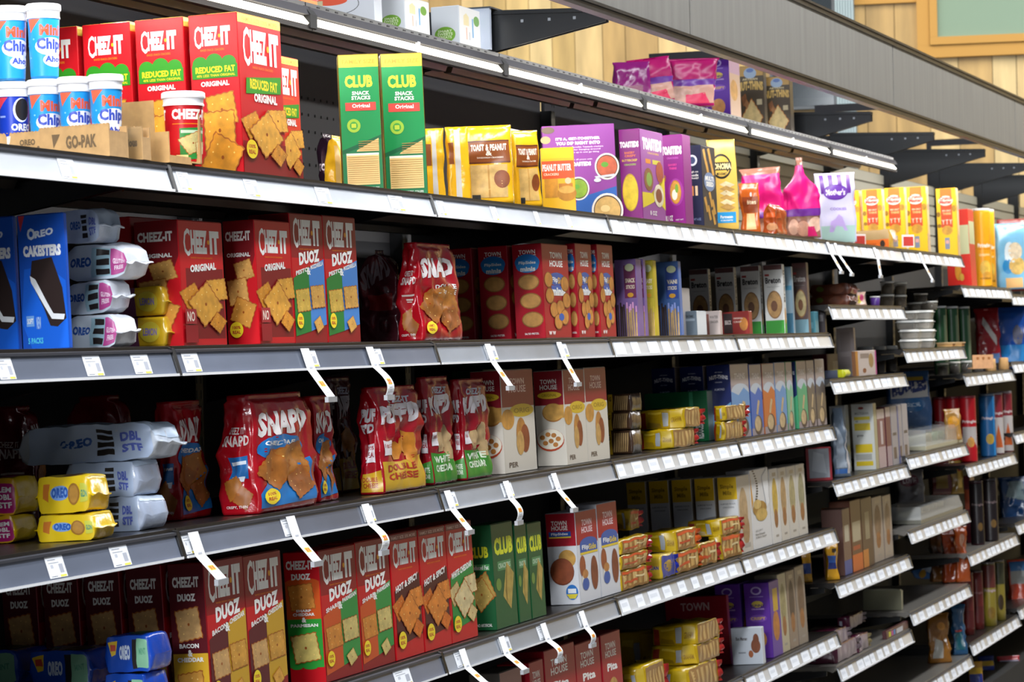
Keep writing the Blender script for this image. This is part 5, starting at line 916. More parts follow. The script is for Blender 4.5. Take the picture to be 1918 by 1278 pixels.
bx('D', None, 664, 725, 1018, RED, spr, fpr, 'pm', 'cracker_box', 'orange and green two-cheese carton, front only, right of its twin', group=GPm, Y=.03, d=.075)
fh, fw = front_hot(), front_hot('WHITE CHEDDAR', '#1E8438', '#D9BE82', '#E2CC96')
bx('D', None, 728, 780, 1004, RED, None, fh, 'ht', 'cracker_box', 'red spicy cracker carton with charcoal panel, left of two', group='red spicy cracker cartons', Y=.03, d=.075)
bx('D', None, 782, 832, 994, RED, None, fh, 'ht', 'cracker_box', 'red spicy cracker carton with charcoal panel, right of two', group='red spicy cracker cartons', Y=.03, d=.075)
bx('D', None, 833, 881, 984, RED, None, fw, 'wc', 'cracker_box', 'red white-cheddar cracker carton with a bright green panel', Y=.03, d=.075)
bx('D', 872, 918, 958, 984, '#12562F', cl_s, cl_f, 'club2', 'cracker_box', 'dark green cracker carton, leftmost of three, its side showing', group='dark green cracker cartons', Y=.03)
bx('D', None, 962, 984, 984, '#12562F', None, cl_f, 'club2', 'cracker_box', 'dark green cracker carton, middle of three', group='dark green cracker cartons', Y=.03, d=.07)
bx('D', None, 986, 1012, 982, '#12562F', None, cl_f, 'club2', 'cracker_box', 'dark green cracker carton, right of three, set back', group='dark green cracker cartons', Y=.03, d=.07)
tfs, tff = townhouse(True, 'flip'), townhouse(False, 'flip')
bx('D', 1020, 1076, 1115, 961, '#C8C8CE', tfs, tff, 'tf', 'cracker_box', 'white and red cracker carton with two round crackers on its side', group='white and red cracker cartons', Y=.03)
bx('D', None, 1116, 1153, 946, '#C8C8CE', None, tff, 'tf', 'cracker_box', 'white and red cracker carton, front only, next to the yellow packs', group='white and red cracker cartons', Y=.03, d=.075)
HC = flat(R(0, 0, 1, 1, '#A87434', 'bake'), flat([[P([(.05+.2*i, .12), (.17+.2*i, .16), (.20+.2*i, .8), (.08+.2*i, .84)], '#CFA25C' if i % 2 else '#DDB876', 'bake')] for i in range(5)]), R(.1, .3, .6, .42, '#C8481E'), R(.55, .5, .9, .6, '#F0D8A0'), R(.05, .8, .95, .95, '#D8501E'))
GQ = 'yellow and brown biscuit packs on the fifth shelf'
r0 = biscuit('D', 1156, 1160, 1212, 1072, 'small biscuit pack with red fin, bottom of the column beside the white carton', GQ, Y=.03, front=HC, key='bq')
r1 = biscuit('D', 1156, 1160, 1212, 1040, 'small biscuit pack with red fin, middle of the column beside the white carton', GQ, Y=.03, front=HC, key='bq', on=r0, h=.036)
r2 = biscuit('D', 1156, 1160, 1212, 1005, 'small biscuit pack with red fin, top of the column beside the white carton', GQ, Y=.03, front=HC, key='bq', on=r1, h=.036)
r3 = biscuit('D', 1212, 1236, 1262, 1042, 'blue and yellow biscuit pack in the middle of the yellow ones', GQ, Y=.03, body='#C8A82A', side=flat(R(.1, .1, .9, .9, '#B8982A'), T('PECAN', .1, .4, .9, .6, '#2A3A8A', .04)), front=flat(R(0, 0, 1, 1, '#2E3E96'), El(.5, .5, .3, .3, '#C8A04A', 'bake')), fin='#2A3AC0', key='bpb')
r4 = biscuit('D', 1240, 1264, 1308, 1036, 'biscuit pack with orange fin right of the blue and yellow one', GQ, Y=.03, front=HC, fin='#E0601E', key='bq2')
r5 = biscuit('D', 1205, 1264, 1304, 976, 'large bright yellow biscuit pack lying on the lower packs', GQ, Y=.03, on=r4, h=.052, front=HC, fin='#E0601E', key='bq3')
r6 = biscuit('D', 1305, 1309, 1342, 1022, 'biscuit pack low between the large yellow pack and the last one', GQ, Y=.03, front=HC, key='bq4')
r7 = biscuit('D', 1330, 1348, 1386, 1006, 'biscuit pack at the right end of the yellow ones, lower', GQ, Y=.03, front=HC, key='bq5')
r8 = biscuit('D', 1290, 1348, 1386, 962, 'biscuit pack with grey patch at the right end of the yellow ones, upper', GQ, Y=.03, on=r7, h=.042, front=HC, key='bq6')
r9 = biscuit('D', 1150, 1178, 1196, 945, 'dim yellow biscuit pack standing back behind the small column', GQ, Y=.10, front=HC, key='bq7', zb=r2['_top']+.003, h=.05)
sms, smf = simple(1), simple(0)
o = bx('D', 1342, 1379, 1402, 893, '#C8C4BE', sms, smf, 'sm', 'cracker_box', 'white and yellow almond cracker carton, front of its file', group='white and yellow almond cracker cartons', Y=.03)
for k, nm in ((1, 'second'), (2, 'third'), (3, 'fourth'), (4, 'fifth')): behind(o, 'D', f'white and yellow almond cracker carton, {nm} in its file', k, .010)
af = almond_front()
fl = [(None, 1403, 1437, 882, '#DEDCDA', af, 'white front cracker carton with a curved row of dark seeds'), (None, 1440, 1455, 880, '#D8D2CA', oat_front('#DEDAD4', '#D8B24A'), 'white front oat cracker carton with a golden patch'), (None, 1456, 1471, 878, '#D0C8BC', oat_front(), 'beige oat cracker carton, left of three'), (None, 1472, 1488, 875, '#D0C8BC', oat_front('#CFC9BE', '#B8A878'), 'beige oat cracker carton, middle of three'), (None, 1489, 1505, 872, '#D0C8BC', oat_front('#CFC9BE', '#A8A07A'), 'beige oat cracker carton, right of three')]
for i, (a, c, r, y, cc, ar, lb) in enumerate(fl): bx('D', a, c, r, y, cc, None, ar, f'fl{i}', 'cracker_box', lb+' on the fifth shelf', group='pale cartons at the end of the fifth shelf', Y=.03, d=.07)

# ------------------------------------------------------------------ sixth shelf down
tp = townhouse(False, 'pita'); ts = townhouse(True, 'pita')
for i, (c, r, y) in enumerate(((990, 1016, 1244), (1018, 1074, 1222), (1076, 1121, 1210), (1124, 1160, 1192))):
    bx('E', None, c, r, y, '#A01226', ts, tp, f'tp', 'cracker_box', f'crimson cracker carton cut by the bottom edge, {ORD[i]} of four from the left', group='crimson cracker cartons at the bottom', Y=.03, d=.075, w=None)
bx('E', None, 935, 975, 1262, '#5A5550', None, flat(R(0, .8, 1, 1, '#8A5A5A')), 'dd', 'cracker_box', 'dull brown carton top just above the bottom edge, left of a green one', Y=.03, d=.07)
bx('E', None, 952, 986, 1256, '#1C5E36', None, cl_f, 'dg2', 'cracker_box', 'green carton top just above the bottom edge beside the crimson ones', Y=.10, d=.07)
GZ = 'yellow biscuit packs at the bottom'
TN = flat(R(0, 0, 1, 1, '#8E1226'), T('TOWN', .28, .3, .72, .75, '#C8A8A8', .03))
s0 = biscuit('E', 1195, 1288, 1345, 1256, 'yellow biscuit pack with grey patch, bottom of the tall stack', GZ, Y=.03, key='e1')
s1 = biscuit('E', 1222, 1304, 1348, 1212, 'yellow biscuit pack with grey patch, middle of the tall stack', GZ, Y=.035, on=s0, h=.052, key='e2')
s2 = biscuit('E', 1222, 1304, 1346, 1160, 'yellow biscuit pack with grey patch, top of the tall stack', GZ, Y=.035, on=s1, h=.052, key='e3')
s3 = biscuit('E', 1164, 1206, 1246, 1250, 'yellow biscuit pack low on the left of the tall stack', GZ, Y=.03, key='e4')
s5 = biscuit('E', 1150, 1226, 1250, 1185, 'shaded yellow biscuit pack standing behind the low left one', GZ, Y=.17, key='e6')
bx('E', 1244, 1360, 1364, 1116, '#8E1226', flat(R(0, 0, 1, 1, '#8E1226'), T('TOWN', .25, .80, .72, .92, '#C8A8A8', .03)), None, 'tn', 'cracker_box', 'broad maroon carton lettered town behind the tall yellow stack', Y=.12)
pbs = purple_box()
o = bx('E', 1392, 1439, 1457, 1092, '#4A1E8A', pbs, flat(R(0, 0, 1, 1, '#5A2E9A'), R(.3, .6, .8, .9, '#C8A02A'), El(.5, .4, .35, .2, '#C8803A', 'bake')), 'pl', 'cracker_box', 'violet cracker carton on the sixth shelf, front one', group='violet cracker cartons', Y=.028)
behind(o, 'E', 'violet cracker carton on the sixth shelf, standing behind the other', 1, .012)
bx('E', 1368, 1425, 1430, 1176, '#C8CCD2', flat(R(0, 0, 1, 1, '#C0C6CE'), T('Bon Maman', .14, .66, .52, .76, '#4A4240', .03), El(.80, .5, .16, .2, '#7E4426', 'bake'), El(.82, .68, .1, .16, '#7E4426', 'bake'), El(.62, .28, .08, .1, '#9A5A3A'), R(.2, .3, .45, .34, '#8A9098')), None, 'bm', 'cookie_box', 'low white cookie carton with brown round cookies before the violet carton', Y=.02)
for i, (c, r, y, cc, bl) in enumerate(((1455, 1470, 1078, '#B9AE90', '#A89A6A'), (1471, 1486, 1072, '#8E7A6A', '#5E4A3A'), (1487, 1504, 1064, '#8E8074', '#7A5E46'))):
    bx('E', None, c, r, y, cc, None, oat_front(cc, bl), f'te{i}', 'cracker_box', f'tall brownish carton at the end of the sixth shelf, {ORD[i]} from the left', group='tall brownish cartons', Y=.03, d=.07)


# ------------------------------------------------------------------ stepped bays beyond the long shelves
def can(S, x, yt, r, col, art, label, group, Y=.05, lidc='#C9CCD0', name='crisp_can'):
    z0 = base(S, Y); X = solve_X(x, Y, z0); h = atY(x, yt, Y).z-z0; kk = (name, round(h, 2), col, r)
    o = empty(name); tag(o, label, 'can', group)
    if kk not in _packs:
        mb = MB(); wrap(mb, lathe([(r, 0), (r, h-.008)]), 32, 6, mat(col, 'plastic'), [(.05, .60, .02, .985, art, False)]); a = mb.mesh('can_body', True)
        mb = MB(); wrap(mb, lathe([(r*1.02, h-.0079), (r*1.03, h-.001), (r*.98, h), (r*.9, h-.003), (r*.3, h-.003)]), 32, 4, mat(lidc, 'plastic')); b = mb.mesh('lid', False); _packs[kk] = (a, b)
    for nm, me in zip(('can_body', 'lid'), _packs[kk]):
        c = bpy.data.objects.new(nm, me); COL.objects.link(c); c.parent = o
    o.location = (X, Y, z0+.001); o.rotation_euler = (-TILT[S]*.5, 0, 0); return o
def tub(S, x, Y, zoff, r, h, label, group, col='#D8D4C8', art=(), name='clear_tub', kind='glassy', inner='#B08A58', top=1.0):
    """small see-through deli tub: filled body and a rimmed lid"""
    kk = (name, r, h, col, inner)
    o = empty(name); tag(o, label, 'tub', group)
    if kk not in _packs:
        mb = MB(); wrap(mb, lathe([(r*.82, 0), (r*.86, .003), (r*.97, h*.86)]), 20, 2, mat(col, kind)); a = mb.mesh('tub_body', True)
        mb = MB(); wrap(mb, lathe([(r*.78, .003), (r*.80, h*.4), (r*.7, h*.66), (r*.3, h*.74)]), 14, 3, mat(inner, 'bake')); c = mb.mesh('filling', True)
        mb = MB(); wrap(mb, lathe([(r*1.0, h*.86), (r*1.03, h*.9), (r*1.0, h*.97), (r*.9, h), (r*.2, h)]), 20, 4, mat('#E4E2DA', 'plastic')); b = mb.mesh('lid', False); _packs[kk] = (a, c, b)
    for nm, me in zip(('tub_body', 'filling', 'lid'), _packs[kk]):
        c = bpy.data.objects.new(nm, me); COL.objects.link(c); c.parent = o
    z0 = base(S, Y)+zoff; o.location = (solve_X(x, Y, z0), Y, z0+.001); return o
# first stepped bay
bread = [(0, .25, .08, .9, flat(R(0, 0, 1, 1, '#6A3218'), El(.25, .6, .1, .25, '#6E7A2A'), El(.7, .5, .2, .4, '#8E4A26', 'bake')), True)]
d0_ = packpx('F1', 1512, 1596, 545, 573, .12, '#6E3418', bread, 'brown wrapped pretzel pack, lower of two at the left of the first stepped bay', 'pretzel_pack', 'pack', 'brown pretzel packs', Yf=.04, fin=.12, h=.036)
packpx('F1', 1512, 1598, 515, 545, .12, '#6E3418', bread, 'brown wrapped pretzel pack, upper of two at the left of the first stepped bay', 'pretzel_pack', 'pack', 'brown pretzel packs', Yf=.04, fin=.12, on=d0_, h=.038)
bagface('F1', 1600, 1624, 548, .05, .04, '#E0B8A0', [(.26, .49, .1, .9, flat(R(.1, .1, .5, .8, '#E8D050'), El(.6, .6, .3, .3, '#D8487A')), False)], 'small pink and yellow candy bag beside the brown pretzel packs', 'candy_bag', 'bag', None, seed=71)
tub('F1', 1639, .05, 0, .018, .034, 'small yellow tub with purple foot beside the pink candy bag', None, '#5E3A8E', kind='plastic', name='yellow_tub', inner='#D8DA20')
for i, (x, Y, z) in enumerate(((1662, .10, 0), (1686, .10, 0), (1662, .10, .048), (1686, .10, .048))):
    tub('F1', x, Y, z, .026, .047, f'dim brownish tub at the back right of the first stepped shelf, {("lower left", "lower right", "upper left", "upper right")[i]} of four', 'dim brown tubs', '#8A7E6C', name='snack_tub', inner='#4A3828')
gx = generic
bx('F2', 1568, 1598, 1602, 658, '#A89A98', gx('#A89A98', [(.2, .3, .8, .8, '#988A88')]), None, 'f2a', 'small_carton', 'pale mauve carton, lower one of two stacked at the left on the second stepped shelf', group='pale mauve cartons', Y=.06)
bx('F2', 1566, 1598, 1601, 614, '#A89A98', gx('#A89A98', [(.2, .2, .8, .9, '#9E908C')]), None, 'f2b', 'small_carton', 'pale mauve carton, upper one of two stacked at the left on the second stepped shelf', group='pale mauve cartons', Y=.061, zb=base('F2', .06)+.052)
bx('F2', 1594, 1607, 1640, 658, '#D8C4B8', gx('#C88A3A', [(0, 0, .6, 1, '#8A5A38')]), gx('#CFC0BA', [(.93, 0, 1, 1, '#C8409A'), (.1, .7, .6, .9, '#8A7A78')], [], [(.7, .6, .14, .3, '#B8925A', 'bake'), (.3, .2, .1, .1, '#9A5A34', 'bake')]), 'f2c', 'wafer_box', 'whitish wafer carton with orange side and magenta right edge', Y=.03)
bx('F2', None, 1548, 1574, 664, '#5A1A24', None, gx('#5A1A24', [(.4, .3, .8, .7, '#B8A8A4')]), 'f2d', 'small_carton', 'low maroon carton with a pale square at the far end of the fourth shelf', Y=.14, d=.05)
packpx('F2', 1540, 1584, 684, 708, .09, '#C8CC1E', [(0, .25, .1, .9, flat(R(0, 0, .7, 1, '#5E6478'), R(.75, .1, 1, .9, '#D8DA20')), True)], 'bright yellow and grey wrapped pack lying at the left end of the second stepped shelf', 'snack_pack', 'pack', None, Yf=.02, fin=.1, h=.026)
for i, (x, Y) in enumerate(((1622, .22), (1646, .22), (1668, .24))): tub('F2', x, Y, .0, .03, .10, f'dark jar in shade at the back of the second stepped shelf, {ORD[i]} from the left', 'dark jars', '#2A2420', name='dark_jar', kind='plastic', inner='#1A1614')
tall = [('F3', 1552, 1582, 1588, 760, '#B9BCBA', gx('#B9BCBA', [(.35, .88, .75, .93, '#8E3A34'), (.1, .66, .9, .8, '#8E928E'), (.5, .42, .95, .5, '#B8583A')]), gx('#8A8A82', []), 'white upright carton with grey lettering behind the silver bag', .10),
    ('F3', 1593, 1634, 1640, 756, '#C9CAC4', gx('#CFD0CA', [(.1, .76, .85, .81, '#D8C22A'), (.1, .60, .85, .71, '#CDB52A'), (.1, .26, .9, .39, '#D8BC1E'), (.1, .06, .9, .13, '#D8BC1E'), (.1, .15, .85, .24, '#A8A8A0')], [('MULTIGRAIN', .15, .84, .8, .88, '#7A7A74', .02), ('IT', .18, .725, .3, .75, '#3A3A34', .03), ('gives', .2, .5, .5, .54, '#3A3A34', .02)], [(.45, .94, .13, .02, '#8E3A34')]), gx('#B0A884', []), 'tall white carton with yellow bands, centre of the third stepped shelf', .03),
    ('F3', None, 1641, 1655, 768, '#5E2230', None, gx('#7E4A54', [(0, .84, 1, 1, '#B9A8A4'), (0, 0, 1, .36, '#B9A0A4'), (.4, .4, .7, .8, '#C8B8B8')]), 'maroon narrow cracker carton, left of two, third stepped shelf', .03),
    ('F3', None, 1657, 1666, 764, '#5E2230', None, gx('#6E3A44', [(0, .84, 1, 1, '#B9A8A4'), (0, 0, 1, .34, '#A8909A')]), 'maroon narrow cracker carton, right of two, third stepped shelf', .03),
    ('F3', None, 1667, 1678, 762, '#8E8A8E', None, gx('#A09A9E', [(.2, .1, .7, .3, '#5A4A4A'), (.2, .5, .8, .55, '#4A4448')]), 'grey slim carton, leftmost of three, third stepped shelf', .03),
    ('F3', None, 1679, 1687, 760, '#8E8A8E', None, gx('#A09A9E', [(.2, .1, .7, .3, '#5A4A4A'), (.0, 0, .2, 1, '#3A4A9A')]), 'grey slim carton, middle of three, third stepped shelf', .03),
    ('F3', None, 1688, 1698, 758, '#8E8A8E', None, gx('#A8A2A6', [(.2, .1, .7, .3, '#5A4A4A'), (.2, .5, .8, .55, '#4A4448')]), 'grey slim carton, rightmost of three, third stepped shelf', .03),
    ('F4', None, 1632, 1650, 934, '#9A8A7C', None, oat_front('#A8988A', '#9A7A5A'), 'tall tan oat carton, left of two, fourth stepped shelf', .05),
    ('F4', None, 1652, 1667, 930, '#9A8A7C', None, oat_front('#A8988A', '#A88A6A'), 'tall tan oat carton, right of two, fourth stepped shelf', .05),
    ('F4', None, 1576, 1590, 955, '#5E4038', None, gx('#6E5048', [(0, 0, 1, .22, '#2E4A96'), (.2, .5, .8, .75, '#B9B09A')]), 'brown carton with blue foot, fourth stepped shelf', .04),
    ('F4', None, 1591, 1610, 940, '#6E3A22', None, gx('#5E3A2A', [(0, 0, 1, .24, '#D0601E'), (.1, .42, .9, .7, '#B0A488'), (.1, .3, .8, .36, '#A8401E')]), 'brown and orange carton with cream patch, fourth stepped shelf', .04),
    ('F4', None, 1611, 1631, 936, '#4A2E26', None, gx('#4E342A', [(0, 0, .5, .26, '#C8782A'), (.3, .4, .7, .8, '#8E8268')]), 'dark brown carton beside the tall tan ones, fourth stepped shelf', .04)]
for i, (S, a, c, r, y, cc, sd, ft, lb, Y) in enumerate(tall): bx(S, a, c, r, y, cc, sd, ft, f'tall{i}', 'cracker_box', lb, group='cartons in the first stepped bay', Y=Y, d=.07)
bagface('F3', 1556, 1594, 764, .05, .07, '#5E6A78', [(.26, .49, .05, .9, flat(P([(0, .0), (.9, .0), (.9, .08), (0, .08)], '#2A5A9A'), P([(.1, .1), (.8, .1), (.7, .6), (.3, .8)], '#8A94A0'), P([(.82, 0), (1, 0), (1, .9)], '#A8A09A')), False)], 'crinkled silver and blue bag leaning before the white carton', 'snack_bag', 'bag', None, seed=73, cr=.010, flare=-.5)
for a_, b_, Y, c_, lb in ((1508, 1556, .03, '#8E1E28', 'red framed silver pack, left one beside the silver bag'), (1556, 1588, .06, '#2A4E92', 'blue framed silver pack, right one below the silver bag')):
    faced('F3', a_, b_, 838 if a_ < 1550 else 850, .03, c_, flat(R(.1, .08, .92, .98, '#8E9298', 'film'), P([(.2, .3), (.8, .2), (.7, .8), (.3, .9)], '#A2A6AC', 'film')), f'tin{a_}', 'silver_pack', lb, 'pack', None, Y=Y, yaw=20)
bagface('F4', 1546, 1574, 1016, .05, .04, '#C8921E', [(.26, .49, .0, 1, flat(R(0, .30, 1, .66, '#2E5AA8'), R(0, .30, 1, .46, '#1E2E6E'), R(.5, .75, .9, .85, '#3A2A1A')), False)], 'yellow pouch with blue band low in the fourth stepped shelf', 'snack_pouch', 'pouch', 'yellow and blue pouches', seed=74)
bagface('F4', 1500, 1522, 1036, .12, .04, '#C8921E', [(.26, .49, .0, 1, flat(R(0, .30, 1, .66, '#2E4A8E')), False)], 'yellow pouch with blue band standing deeper and left of its twin', 'snack_pouch', 'pouch', 'yellow and blue pouches', seed=75)
bagface('F4', 1544, 1574, 950, .12, .05, '#8A5A3A', [(.26, .49, .1, .9, flat(P([(.1, 0), (.9, .1), (.7, .6), (.2, .5)], '#B8B8BC'), R(.1, .6, .3, .95, '#D8A81E')), False)], 'crumpled brown and white bag above the yellow pouch', 'snack_bag', 'bag', None, seed=76, cr=.012)
pq = flat(R(0, 0, .75, 1, '#4E1A30'), R(.12, .15, .34, .7, '#A8A8B4'), R(.0, .8, .7, .9, '#3A1024'))
pf_ = flat(R(0, 0, 1, 1, '#8E7E88'), flat([[R(.1+.2*i, .1, .2+.2*i, .9, '#A09298')] for i in range(4)]))
GW2 = 'purple wafer packs low in the first stepped bay'
v0 = biscuit('F5', 1505, 1566, 1606, 1212, 'purple wafer pack with striped front, lower left', GW2, Y=.03, side=pq, front=pf_, body='#4E1A30', fin='#7A6A70', key='wp')
v1 = biscuit('F5', 1502, 1560, 1588, 1160, 'purple wafer pack with grey patch, upper left', GW2, Y=.035, side=pq, front=pf_, body='#4E1A30', fin='#7A6A70', key='wp1', on=v0, h=.045)
v2 = biscuit('F5', 1586, 1605, 1626, 1194, 'purple wafer pack beside the empty middle of the shelf', GW2, Y=.03, side=pq, front=pf_, body='#4E1A30', fin='#9A8A60', key='wp2')
v3 = biscuit('F5', 1570, 1590, 1616, 1162, 'purple wafer pack standing back on the lower ones', GW2, Y=.10, side=pq, front=pf_, body='#4E1A30', fin='#7A6A70', key='wp3', zb=v0['_top']+.002, h=.04)
bx('F5', 1652, 1660, 1700, 1184, '#4A2024', None, gx('#5A2A28', [(.1, .1, .2, .8, '#D8D02A'), (.22, .1, .3, .8, '#C83A9A'), (.32, .1, .4, .8, '#3A8AC8'), (.45, .05, .75, .75, '#C9C9CE')]), 'cb', 'small_carton', 'low maroon carton with colour bars and a white label at the shelf front', Y=.02)
bx('F5', 1618, 1644, 1649, 1152, '#6A5C40', gx('#6A5C40', [(.1, .1, .6, .9, '#2E4470')]), None, 'bcx', 'small_carton', 'brown carton with a blue panel standing back near the colour bar carton', Y=.16)
# goods just entering at the foot of the bay

# second stepped bay
TW = 'clear lidded tubs stacked in the second stepped bay'
tb = [(1706, .04, 0, 'bottom left'), (1732, .04, 0, 'bottom right'), (1706, .04, .036, 'second row left'), (1732, .04, .036, 'second row right'), (1729, .05, .072, 'third row'), (1729, .05, .108, 'fourth row'), (1700, .09, .072, 'third row back'), (1700, .09, .108, 'fourth row back')]
def shell(S, x, Y, zoff, w, d, h, label, group):
    kk = ('shell', w, d, h)
    if kk not in _packs:
        m = MB(); bm = bmesh.new(); bmesh.ops.create_cube(bm, size=1)
        for v in bm.verts: t = .86 if v.co.z < 0 else 1; v.co = Vector((v.co.x*w*t, v.co.y*d*t, (v.co.z+.5)*h*.78))
        bmesh.ops.bevel(bm, geom=bm.edges[:], offset=.003, segments=2, affect='EDGES'); m.add([v.co[:] for v in bm.verts], [[v.index for v in f.verts] for f in bm.faces], mat('#D8D6CC', 'clear')); bm.free(); a = m.mesh('tub_body')
        m = MB(); m.box((-w*.53, -d*.53, h*.79), (w*.53, d*.53, h*.84), mat('#FAFAF6', 'plastic')); m.box((-w*.46, -d*.46, h*.84), (w*.46, d*.46, h), mat('#F2F0EA', 'plastic')); b = m.mesh('lid')
        m = MB(); rr = random.Random(5)
        for i in range(5): x_ = -w*.34+w*.17*i; m.box((x_-w*.06, -d*.36, .003), (x_+w*.06, d*.36, h*.66), mat(rr.choice(('#B89A6A', '#A8825A', '#7A6A5A')), 'bake'))
        _packs[kk] = (a, b, m.mesh('filling'))
    o = empty('cookie_tub'); tag(o, label, 'tub', group)
    for nm, me in zip(('tub_body', 'lid', 'filling'), _packs[kk]): c = bpy.data.objects.new(nm, me); COL.objects.link(c); c.parent = o
    z0 = base(S, Y)+zoff; o.location = (solve_X(x, Y, z0), Y, z0+.001); return o
for x, Y, z, nm in tb: shell('G1', x, Y, z, .062, .075, .034, f'clear lidded cookie tub in the second stepped bay, {nm} of the stack', TW)
for i, (x, Y, z, r) in enumerate(((1713, .14, .144, .03), (1735, .10, .144, .026), (1745, .06, .144, .024), (1747, .16, .18, .024), (1725, .16, .182, .028))):
    tub('G1', x, Y, z, r, .035, f'round pale cup near the bright rail, {ORD[i]} of the five above the clear tubs', 'round pale cups', '#8A8274', name='snack_cup', inner='#3A2E26')
for i, (x, Y) in enumerate(((1772, .05), (1790, .06))):
    m = MB(); m.box((-.03, -.03, 0), (.03, .03, .012), mat('#D8A868', 'kraft')); m.box((-.034, -.034, .012), (.034, .034, .016), mat('#E8C08A', 'kraft'))
    for k in range(6): m.box((-.03+.01*k, -.031, .002), (-.026+.01*k, -.0301, .010), mat('#C88A48', 'kraft'))
    o = m.build('cookie_tray'); z0 = base('G1', Y); o.location = (solve_X(x, Y, z0), Y, z0+.002); tag(o, f'low orange brown cookie tray on the first rail of the second stepped bay, {"left" if i == 0 else "right"} one', 'tray', 'low orange trays')
bagface('G2', 1662, 1750, 696, .20, .08, '#3A5A86', [(.26, .49, .02, .97, flat(R(0, .66, 1, .88, '#B8B4B0'), T('BUGLES', .04, .68, .97, .86, '#1E2E6A', .08, .08), R(.2, .90, .9, .95, '#A88A2A'), El(.6, .56, .3, .10, '#1E5A8E'), T('ORIGINAL', .42, .53, .78, .59, '#C8D8E8', .04), El(.3, .14, .2, .1, '#A8642A', 'bake'), El(.6, .1, .2, .1, '#B8743A', 'bake')), False)], 'blue snack bag with large slanting pale letters behind the clear trays', 'snack_bag', 'bag', None, seed=81)
def traycase(S, xa, xb, yt, label, h=.06, dull=False):
    z0 = base(S, .04); X0 = solve_X(xa, .10, z0); X1 = solve_X(xb, .02, z0); w = X1-X0; m = MB()
    m.box((0, 0, 0), (w, .16, .014), mat('#B9B49A' if not dull else '#7E7C70', 'plastic')); o = empty('cookie_tray_case', (X0, .03, z0+.001)); tag(o, label, 'tray', None); m.build('tray_base', o)
    n = 6
    for i in range(n):
        m = MB(); wrap(m, lathe([(.020, 0), (.027, .002), (.027, h*.55), (.020, h*.56)]), 16, 3, mat('#8E8A70' if dull or i < 4 else '#6E8A6A', 'plastic')); c = m.build('tray_cup', o, (w*(i+.5)/n, .09, .015), True)
    m = MB(); bm = bmesh.new(); bmesh.ops.create_cube(bm, size=1)
    for v in bm.verts: t = .9 if v.co.z > 0 else 1; v.co = Vector(((v.co.x*t+.5)*w, (v.co.y*t+.5)*.16, .0145+(v.co.z+.5)*h))
    m.add([v.co[:] for v in bm.verts], [[v.index for v in f.verts] for f in bm.faces], mat('#E8E8E4', 'clear')); bm.free(); m.build('clear_cover', o); return o
traycase('G2', 1700, 1808, 770, 'clear covered tray of round cookies on the second rail of the second stepped bay')
traycase('G3', 1690, 1808, 930, 'clear covered empty looking tray on the third rail of the second stepped bay', .045, True)
bagface('G2', 1768, 1802, 766, .05, .05, '#A87A3A', [(.26, .49, .3, .8, flat(El(.5, .6, .4, .35, '#E8A01E', 'bake'), El(.35, .3, .25, .2, '#D88A1E', 'bake')), False)], 'clear bag of bright orange snacks gathered at its foot, standing on the tray', 'snack_bag', 'bag', None, seed=82, cr=.008, zb=base('G2', .05)+.012)
bagface('G3', 1676, 1735, 880, .17, .05, '#6E6866', [(.26, .49, .3, .95, flat(El(.45, .6, .38, .3, '#5E1A2E'), T('LOVE', .2, .45, .75, .75, '#B8AEB0', .05)), False)], 'grey bag with round maroon emblem leaning above the dull tray', 'snack_bag', 'bag', None, seed=83, cr=.010, zb=base('G3', .17)+.05)
bagface('G3', 1740, 1786, 862, .16, .06, '#5E2A24', [(.26, .49, .1, .9, flat(R(.2, .1, .8, .9, '#7E641E')), False)], 'brown and olive bag behind the golden one in the second stepped bay', 'snack_bag', 'bag', None, seed=84, zb=base('G3', .16)+.05)
bagface('G3', 1778, 1806, 862, .10, .05, '#8A6A22', [(.26, .49, .1, .95, flat(R(.55, .1, .9, .9, '#C8A44A'), El(.75, .75, .15, .08, '#B02A3A')), False)], 'golden bag with a small red dot in the second stepped bay', 'snack_bag', 'bag', None, seed=85, zb=base('G3', .10)+.05)
m = MB(); m.box((0, 0, 0), (.03, .14, .07), mat('#8E8C74', 'plastic')); m.box((.004, .004, .07), (.026, .136, .074), mat('#9E9C86', 'plastic')); o = m.build('storage_tray'); z0 = base('F4', .1); p_ = solve_X(1688, .06, HZ['G4']+.1)
o.location = (p_, .06, base('G4', .06)+.001); tag(o, 'olive grey upright plastic tray at the left of the fourth rail, second stepped bay', 'tray')
for i, (a_, b_, y_, Y, c_) in enumerate(((1742, 1770, 995, .16, '#6E4418'), (1764, 1796, 992, .10, '#9A3E14'), (1788, 1818, 984, .05, '#A84A16'))):
    bagface('G4', a_, b_, y_, Y, .06, c_, [(.26, .49, .5, .9, flat(El(.6, .6, .3, .3, '#B88A70')), False)] if i == 2 else [], f'orange brown crisp bag in the second stepped bay, {ORD[i]} from the left', 'crisp_bag', 'bag', 'orange brown crisp bags', seed=86+i, cr=.012)
packpx('G4', 1706, 1768, 1062, 1108, .10, '#4A78B8', [(0, .25, .1, .9, flat(P([(.2, .5), (.5, .9), (.9, .6), (.6, .3)], '#B8CCE8'), El(.3, .3, .14, .24, '#C89A3A')), True)], 'crumpled light blue snack bag lying on the bare grey shelf', 'snack_bag', 'bag', None, Yf=.16, fin=.2, cr=.012, h=.07)
bagface('G5', 1736, 1784, 1146, .08, .06, '#8A5A1E', [(.26, .49, .1, .9, flat(P([(.1, 0), (.6, 0), (.7, .4), (.3, .5)], '#A8A49A'), El(.6, .8, .2, .1, '#C88A3A')), False)], 'golden brown bag standing on the lowest visible rail of the second stepped bay', 'snack_bag', 'bag', None, seed=90, cr=.012)
